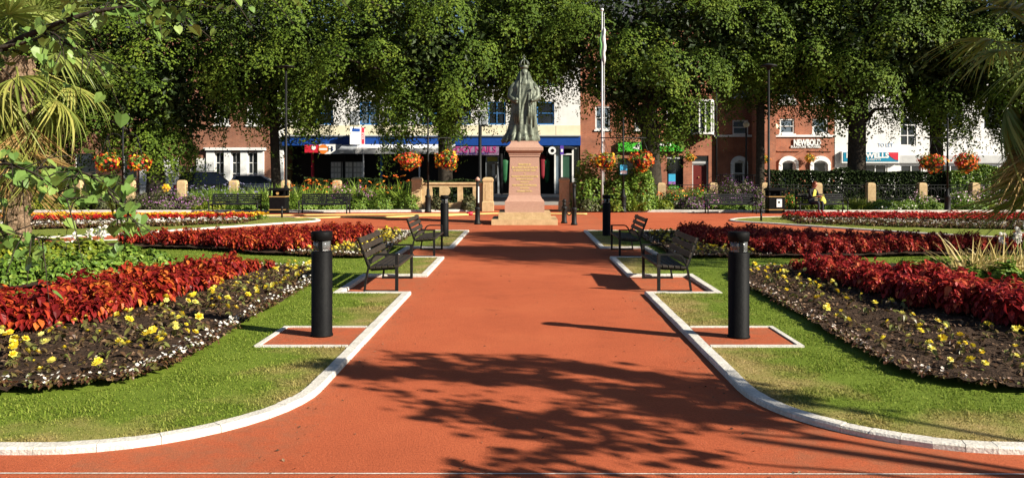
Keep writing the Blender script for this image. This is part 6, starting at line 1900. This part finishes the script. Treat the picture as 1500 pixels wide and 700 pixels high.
for px, py, lab in ((1009, 231, 'small orange flower basket left of the maroon door'), (1109, 234, 'small orange flower basket between the arched windows'), (1183, 232, 'small orange flower basket between the two right arched windows')):
    z = Z6(py); t = thing('wall_basket', lab, 'hanging basket', (X6(px), 59.5 if px != 1109 else 58.1, z), 0, 'small wall baskets on the brick houses')
    t.scale = (.8, .6, .8)
    link('foliage', BK[3][0], t); link('flowers', BK[3][1], t)
    mb = MB(); mb.tube([(0, .6, .9), (0, 0, .9), (0, 0, .2)], .02, 5); mb.build('bracket', M['black'], t)
rl = thing('iron_railing', 'black upright railing at the steps of the orange brick house', 'railing')
mb = MB()
x0, x1 = X6(1040), X6(1117)
mb.bx(x0, x1, 57.98, 58.02, Z6(256) - .03, Z6(256) + .03); mb.bx(x0, x1, 57.98, 58.02, .3, .36)
for k in range(26): x = x0 + (x1 - x0) * k / 25; mb.tube([(x, 58, .1), (x, 58, Z6(256))], .022, 5)
mb.build('bars', M['blackiron'], rl)
# ---- white building, right
b5 = thing('white_building', 'white rendered shop building right of the orange brick house', 'building')
ups = [(1318, 1342, 168, 214), (1380, 1410, 150, 190), (1440, 1470, 150, 190), (1250, 1275, 140, 180)]
gr = [(1265, 1300, 240, 275), (1318, 1352, 241, 275), (1438, 1464, 241, 275), (1470, 1500, 241, 275), (1375, 1410, 241, 275)]
wall(b5, 1223, 1580, 0, 9.5, 60, ups + gr, M['offwhite'])
for o in ups: window(b5, *o, 60, M['white'], M['glass'], 2, 3, .1, .1, False)
for o in gr: window(b5, *o, 60, M['white'], M['glass'], 2, 1, .1, .12, False)
slab(b5, 'grey_band', 1317, 1580, 228, 239, 59.85, 59.995, M['greyband'])
roof(b5, 1223, 1580, 9.5, .3, 60, M['slate'])
sg = thing('estate_agent_sign', 'teal and red shop sign behind the right lime trunk', 'sign')
slab(sg, 'board', 1231, 1315, 222, 239, 59.7, 59.995, M['white'])
slab(sg, 'teal_panel', 1233, 1313, 223.5, 237, 59.68, 59.698, M['teal'])
mb = MB(); mb.prism([(X6(1298), Z6(223.6)), (X6(1312.9), Z6(223.6)), (X6(1312.9), Z6(235)), (X6(1308), Z6(234)), (X6(1302), Z6(230)), (X6(1299), Z6(226.5))], 'y', 59.665, 59.678); mb.build('red_corner', M['red'], sg)
text('DOLLWELLS', .5, M['white'], sg, (X6(1268), 59.67, Z6(228.3)), width=3.1, bold=.02)
text('ESTATE AGENTS', .2, M['white'], sg, (X6(1268), 59.67, Z6(234)), width=1.9)
sg = thing('wall_lettering', 'faint blue letters on the white building above the teal sign', 'sign')
text('TO LET', .36, flat('faint blue letters', (.30, .42, .62)), sg, (X6(1297), 59.985, Z6(213)), width=1.1)
# far skyline block so that no gap shows under the crowns at the left
b6 = thing('far_building', 'dark far building glimpsed behind the left palm', 'building')
ups6 = [(c - 9, c + 9, 160, 190) for c in (-120, -80, -40)]
wall(b6, -160, -11, 0, 11, 61, ups6, M['brickdull'])
for o in ups6: window(b6, *o, 61, M['white'], M['glass'], 2, 2, .1, .1)
roof(b6, -161, -11, 11, 2.5, 61, M['slate'])
# small street lamp near the gate pillar, and globe lamp by the brick house
t = thing('street_lamp', 'dark street lamp with a short arm left of the statue', 'lamp post', (wx(703, 43), 43, 0))
mb = MB(); mb.tube([(0, 0, 0), (0, 0, 1.2), (0, 0, 1.25), (0, 0, wz(184, 43))], [.13, .12, .10, .085], 10); mb.build('post', M['blackiron'], t)
mb = MB(); mb.tube([(0, 0, wz(184.5, 43)), (.3, 0, wz(183.5, 43)), (.5, 0, wz(186, 43))], [.05, .05, .03], 8); mb.build('lamp_arm', M['blackiron'], t)
t = thing('street_lamp', 'slim lamp post with a round yellowish globe before the brick house', 'lamp post', (wx(1093, 52), 52, 0))
mb = MB(); mb.tube([(0, 0, 0), (0, 0, wz(186, 52))], [.09, .05], 8); mb.build('post', M['blackiron'], t)
mb = MB(); mb.ball((0, 0, wz(182.5, 52)), .2); mb.build('globe', M['cream'], t)

# ================================================================== CARS
def car(loc, label, paint, rz, L=4.3, H=1.6, W=1.75):
    t = thing('parked_car', label, 'car', loc, rz)
    l = L / 2
    mb = MB()
    low = [(-l, .45), (-l + .05, .95), (-l + .2, 1.0), (l - 1.05, .98), (l - .15, .80), (l, .6), (l - .02, .3), (-l + .04, .3)]
    for (y0, y1, k) in ((-W / 2, W / 2, 1),): mb.prism(low, 'y', y0, y1)
    o = mb.build('body', paint, t)
    bv = o.modifiers.new('b', 'BEVEL'); bv.width = .07; bv.segments = 3; bv.limit_method = 'ANGLE'
    # cabin: tapered
    bot = [(-l + .10, 1.0), (l - 1.15, .985)]; top = [(-l + .42, H), (l - 2.0, H)]
    w0, w1 = W / 2 - .03, W / 2 - .2
    vs = [(bot[0][0], -w0, .98), (bot[1][0], -w0, .97), (bot[1][0], w0, .97), (bot[0][0], w0, .98), (top[0][0], -w1, H), (top[1][0], -w1, H), (top[1][0], w1, H), (top[0][0], w1, H)]
    mb = MB(); mb.add(vs, [(0, 1, 5, 4), (1, 2, 6, 5), (2, 3, 7, 6), (3, 0, 4, 7), (4, 5, 6, 7)]); o = mb.build('cabin', paint, t)
    bv = o.modifiers.new('b', 'BEVEL'); bv.width = .06; bv.segments = 3
    def pane(q, name):
        P = [Vector(vs[i]) for i in q]; c = sum(P, Vector()) / 4
        nrm = (P[1] - P[0]).cross(P[3] - P[0]).normalized()
        if nrm.dot(c - Vector((0, 0, 1.2))) < 0: nrm = -nrm
        R_ = [c + (p - c) * .86 for p in P]
        mb = MB(); mb.add([p + nrm * .012 for p in R_] + [p - nrm * .01 for p in R_], [(0, 1, 2, 3), (0, 1, 5, 4), (1, 2, 6, 5), (2, 3, 7, 6), (3, 0, 4, 7)]); mb.build(name, M['glass'], t)
    for q, nm in (((0, 1, 5, 4), 'side_window'), ((3, 2, 6, 7), 'side_window'), ((1, 2, 6, 5), 'windscreen'), ((3, 0, 4, 7), 'rear_window')): pane(q, nm)
    for x in (-l + .8, l - .85):
        for s in (-1, 1):
            w = MB(); w.lathe([(.2, -.1), (.31, -.1), (.33, -.06), (.33, .06), (.31, .1), (.2, .1)], 20); wh = w.build('wheel', M['tyre'], t, (x, s * (W / 2 - .09), .33), (PI / 2, 0, 0))
            w = MB(); w.lathe([(.02, -.105), (.2, -.102), (.2, .102), (.02, .105)], 16); w.build('rim', M['steel'], wh)
    for s in (-1, 1):
        mb = MB(); mb.bx(-l - .02, -l + .14, s * W / 2 - .18 * (s > 0) - .02 * (s < 0), s * W / 2 + .02 * (s > 0) + .18 * (s < 0), .72, .93); mb.build('tail_light', M['red'], t)
        mb = MB(); mb.bx(l - .2, l + .0, s * (W / 2 - .22) - .16, s * (W / 2 - .22) + .16, .62, .76); mb.build('headlight', M['steel'], t)
    mb = MB(); mb.tube([(-l + .5, -w1 + .08, H + .05), (l - 2.1, -w1 + .08, H + .05)], .02, 6); mb.tube([(-l + .5, w1 - .08, H + .05), (l - 2.1, w1 - .08, H + .05)], .02, 6); mb.build('roof_rail', M['steel'], t)
    return t
car((wx(312, 50.5), 50.5, -.02), 'dark blue parked estate car with roof rails, left of two', M['carblue'], R(24), 4.4, 1.74, 1.8)
car((wx(385, 51.5), 51.5, -.02), 'silver blue parked car right of the dark one', M['carsilver'], R(12), 4.1, 1.52, 1.75)

# ================================================================== PERSON on the right bench
def person():
    px, Y = 1189, 33.95
    t = thing('person', 'seated person in dark jacket with yellow front, head bowed over their hands', 'person', (wx(px, Y), Y, 0), R(30))
    verts, edges, rad = [], [], []
    def chain(pts, par=None):
        idx = par
        for p, r_ in pts:
            verts.append(p); rad.append(r_); i = len(verts) - 1
            if idx is not None: edges.append((idx, i))
            idx = i
        return idx
    chain([((0, .05, .50), (.155, .13))])
    ch = chain([((0, .03, .66), (.145, .11)), ((.0, -.02, .82), (.165, .115)), ((0, -.07, .95), (.16, .10))], 0)
    nk = chain([((0, -.115, 1.05), (.058, .055)), ((0, -.15, 1.10), (.055, .058))], ch)
    chain([((0, -.19, 1.16), (.078, .092)), ((0, -.195, 1.24), (.075, .09)), ((0, -.175, 1.29), (.05, .06))], nk)
    for s in (-1, 1):
        hp = chain([((s * .10, -.02, .47), (.095, .085)), ((s * .115, -.26, .48), (.078, .075)), ((s * .12, -.46, .49), (.06, .06)), ((s * .115 + .02, -.44, .28), (.055, .055)), ((s * .11 + .03, -.42, .10), (.038, .038)), ((s * .11 + .03, -.47, .045), (.042, .036)), ((s * .12 + .04, -.60, .035), (.035, .026))], 0)
        wr = chain([((s * .19, -.06, .96), (.062, .062)), ((s * .235, -.12, .80), (.05, .05)), ((s * .21, -.20, .68), (.042, .042)), ((s * .09, -.36, .72), (.030, .026)), ((s * .065, -.40, .73), (.036, .018)), ((s * .05, -.44, .735), (.036, .016))], ch)
        base = verts[wr]
        for k, L in enumerate((.055, .066, .06, .045)):
            off = (k - 1.5) * .018
            chain([((base[0] + off, base[1] - .02, base[2]), (.009, .009)), ((base[0] + off - s * .006, base[1] - .03 - L * .5, base[2] + .004), (.008, .008)), ((base[0] + off - s * .012, base[1] - .03 - L, base[2] - .018), (.007, .007))], wr)
        chain([((base[0] - s * .03, base[1] + .0, base[2] + .015), (.010, .010)), ((base[0] - s * .042, base[1] - .035, base[2] + .022), (.008, .008))], wr)
    me = bpy.data.meshes.new('body'); me.from_pydata(verts, edges, []); me.update()
    o = link('body', me)
    sk = o.modifiers.new('s', 'SKIN')
    for i, v in enumerate(me.skin_vertices[0].data): v.radius = rad[i]; v.use_root = (i == 0)
    sub = o.modifiers.new('ss', 'SUBSURF'); sub.levels = 2; sub.render_levels = 2
    dg = bpy.context.evaluated_depsgraph_get()
    m2 = bpy.data.meshes.new_from_object(o.evaluated_get(dg)); bpy.data.objects.remove(o)
    # facial features joined into the same body mesh
    mb = MB()
    mb.v = [tuple(v.co) for v in m2.vertices]; mb.f = [list(p.vertices) for p in m2.polygons]
    def mat_of(c):
        if c.z > 1.045 and abs(c.x) < .12: return 0
        if c.y < -.365 and c.z > .66 and abs(c.x) < .15: return 0
        if c.z > .57 or (abs(c.x) > .15 and c.z > .52 and c.y > -.3): return 1
        if c.z < .085: return 3
        return 2
    mb.m = [mat_of(p.center) for p in m2.polygons]; mb.s = [True] * len(mb.f)
    mb.ball((0, -.285, 1.20), .016, 0, (.8, 1.2, 1.4), 6)
    for s in (-1, 1):
        mb.ball((s * .03, -.27, 1.225), .010, 4, (1, .6, .7), 6); mb.ball((s * .078, -.185, 1.20), .022, 0, (.35, .8, 1.2), 6)
    mb.ball((0, -.275, 1.165), .02, 4, (1.2, .3, .3), 6)
    mb.build('body', [M['skin'], M['jacket'], M['trouser'], M['black'], M['hair']], t)
    mb = MB(); mb.ball((0, -.155, 1.245), .1, 0, (.92, 1.05, .95), 12); mb.ball((0, -.11, 1.17), .085, 0, (.95, .7, 1.2), 10); mb.build('hair', M['hair'], t)
    mb = MB()
    vs = []
    for z, y, w in ((.66, -.105, .075), (.78, -.145, .085), (.90, -.175, .085), (1.0, -.175, .05)):
        for x in (-w, 0, w): vs.append((x, y - (.012 if x == 0 else 0), z))
    vs2 = [(x, y + .03, z) for x, y, z in vs]
    fs = []
    for i in range(3):
        for k in range(2):
            a = i * 3 + k; fs += [(a, a + 1, a + 4, a + 3), (12 + a, 12 + a + 3, 12 + a + 4, 12 + a + 1)]
    mb.add(vs + vs2, fs, 0, True); mb.build('yellow_top', M['yellowcloth'], t)
    return t
person()
t = thing('yellow_bag', 'yellow bag lying on the bench right of the seated person', 'bag', (wx(1204, 33.8), 33.72, .405), R(15))
mb = MB(); mb.lathe([(.10, 0), (.145, .03), (.15, .12), (.11, .22), (.06, .28), (.075, .31)], 14, (0, 0, 0), 0, True, 1, .6); mb.build('sack', M['yellowcloth'], t)
mb = MB(); mb.tube([(-.05, 0, .29), (-.04, -.02, .38), (.04, -.02, .38), (.05, 0, .29)], .010, 6); mb.build('handle', M['yellowcloth'], t)

# ================================================================== LIGHT, SKY, CAMERA
sd = Vector((1.91, -.96, 1.12)).normalized()
sun = bpy.data.lights.new('sun', 'SUN'); sun.energy = 5.0; sun.angle = R(.53); sun.color = (1, .93, .80)
so = bpy.data.objects.new('sun', sun); COL.objects.link(so)
so.rotation_euler = sd.to_track_quat('Z', 'Y').to_euler()
w = bpy.data.worlds.new('World'); scn.world = w; w.use_nodes = True
nt = w.node_tree
sky = nt.nodes.new('ShaderNodeTexSky'); sky.sky_type = 'NISHITA'; sky.sun_disc = False; sky.air_density = .7; sky.dust_density = .4
sky.sun_elevation = math.asin(sd.z); sky.sun_rotation = math.atan2(sd.x, sd.y)
nt.links.new(sky.outputs[0], nt.nodes['Background'].inputs[0])
nt.nodes['Background'].inputs[1].default_value = .05
cam = bpy.data.cameras.new('camera'); co = bpy.data.objects.new('camera', cam); COL.objects.link(co)
co.location = (0, 0, CAM_H); co.rotation_euler = (PI / 2, 0, 0)
cam.sensor_width = 36; cam.lens = 36 * FPX / 1500
cam.shift_x = -(VX - 750) / 1500; cam.shift_y = -(350 - VY) / 1500
cam.clip_end = 2000; cam.clip_start = .05
scn.camera = co
scn.view_settings.view_transform = 'Standard'; scn.view_settings.look = 'None'
scn.view_settings.exposure = 1.12; scn.view_settings.gamma = 1
scn.cycles.max_bounces = 6; scn.cycles.transparent_max_bounces = 8
scn.cycles.diffuse_bounces = 1; scn.cycles.glossy_bounces = 2; scn.cycles.transmission_bounces = 4
scn.cycles.use_denoising = True
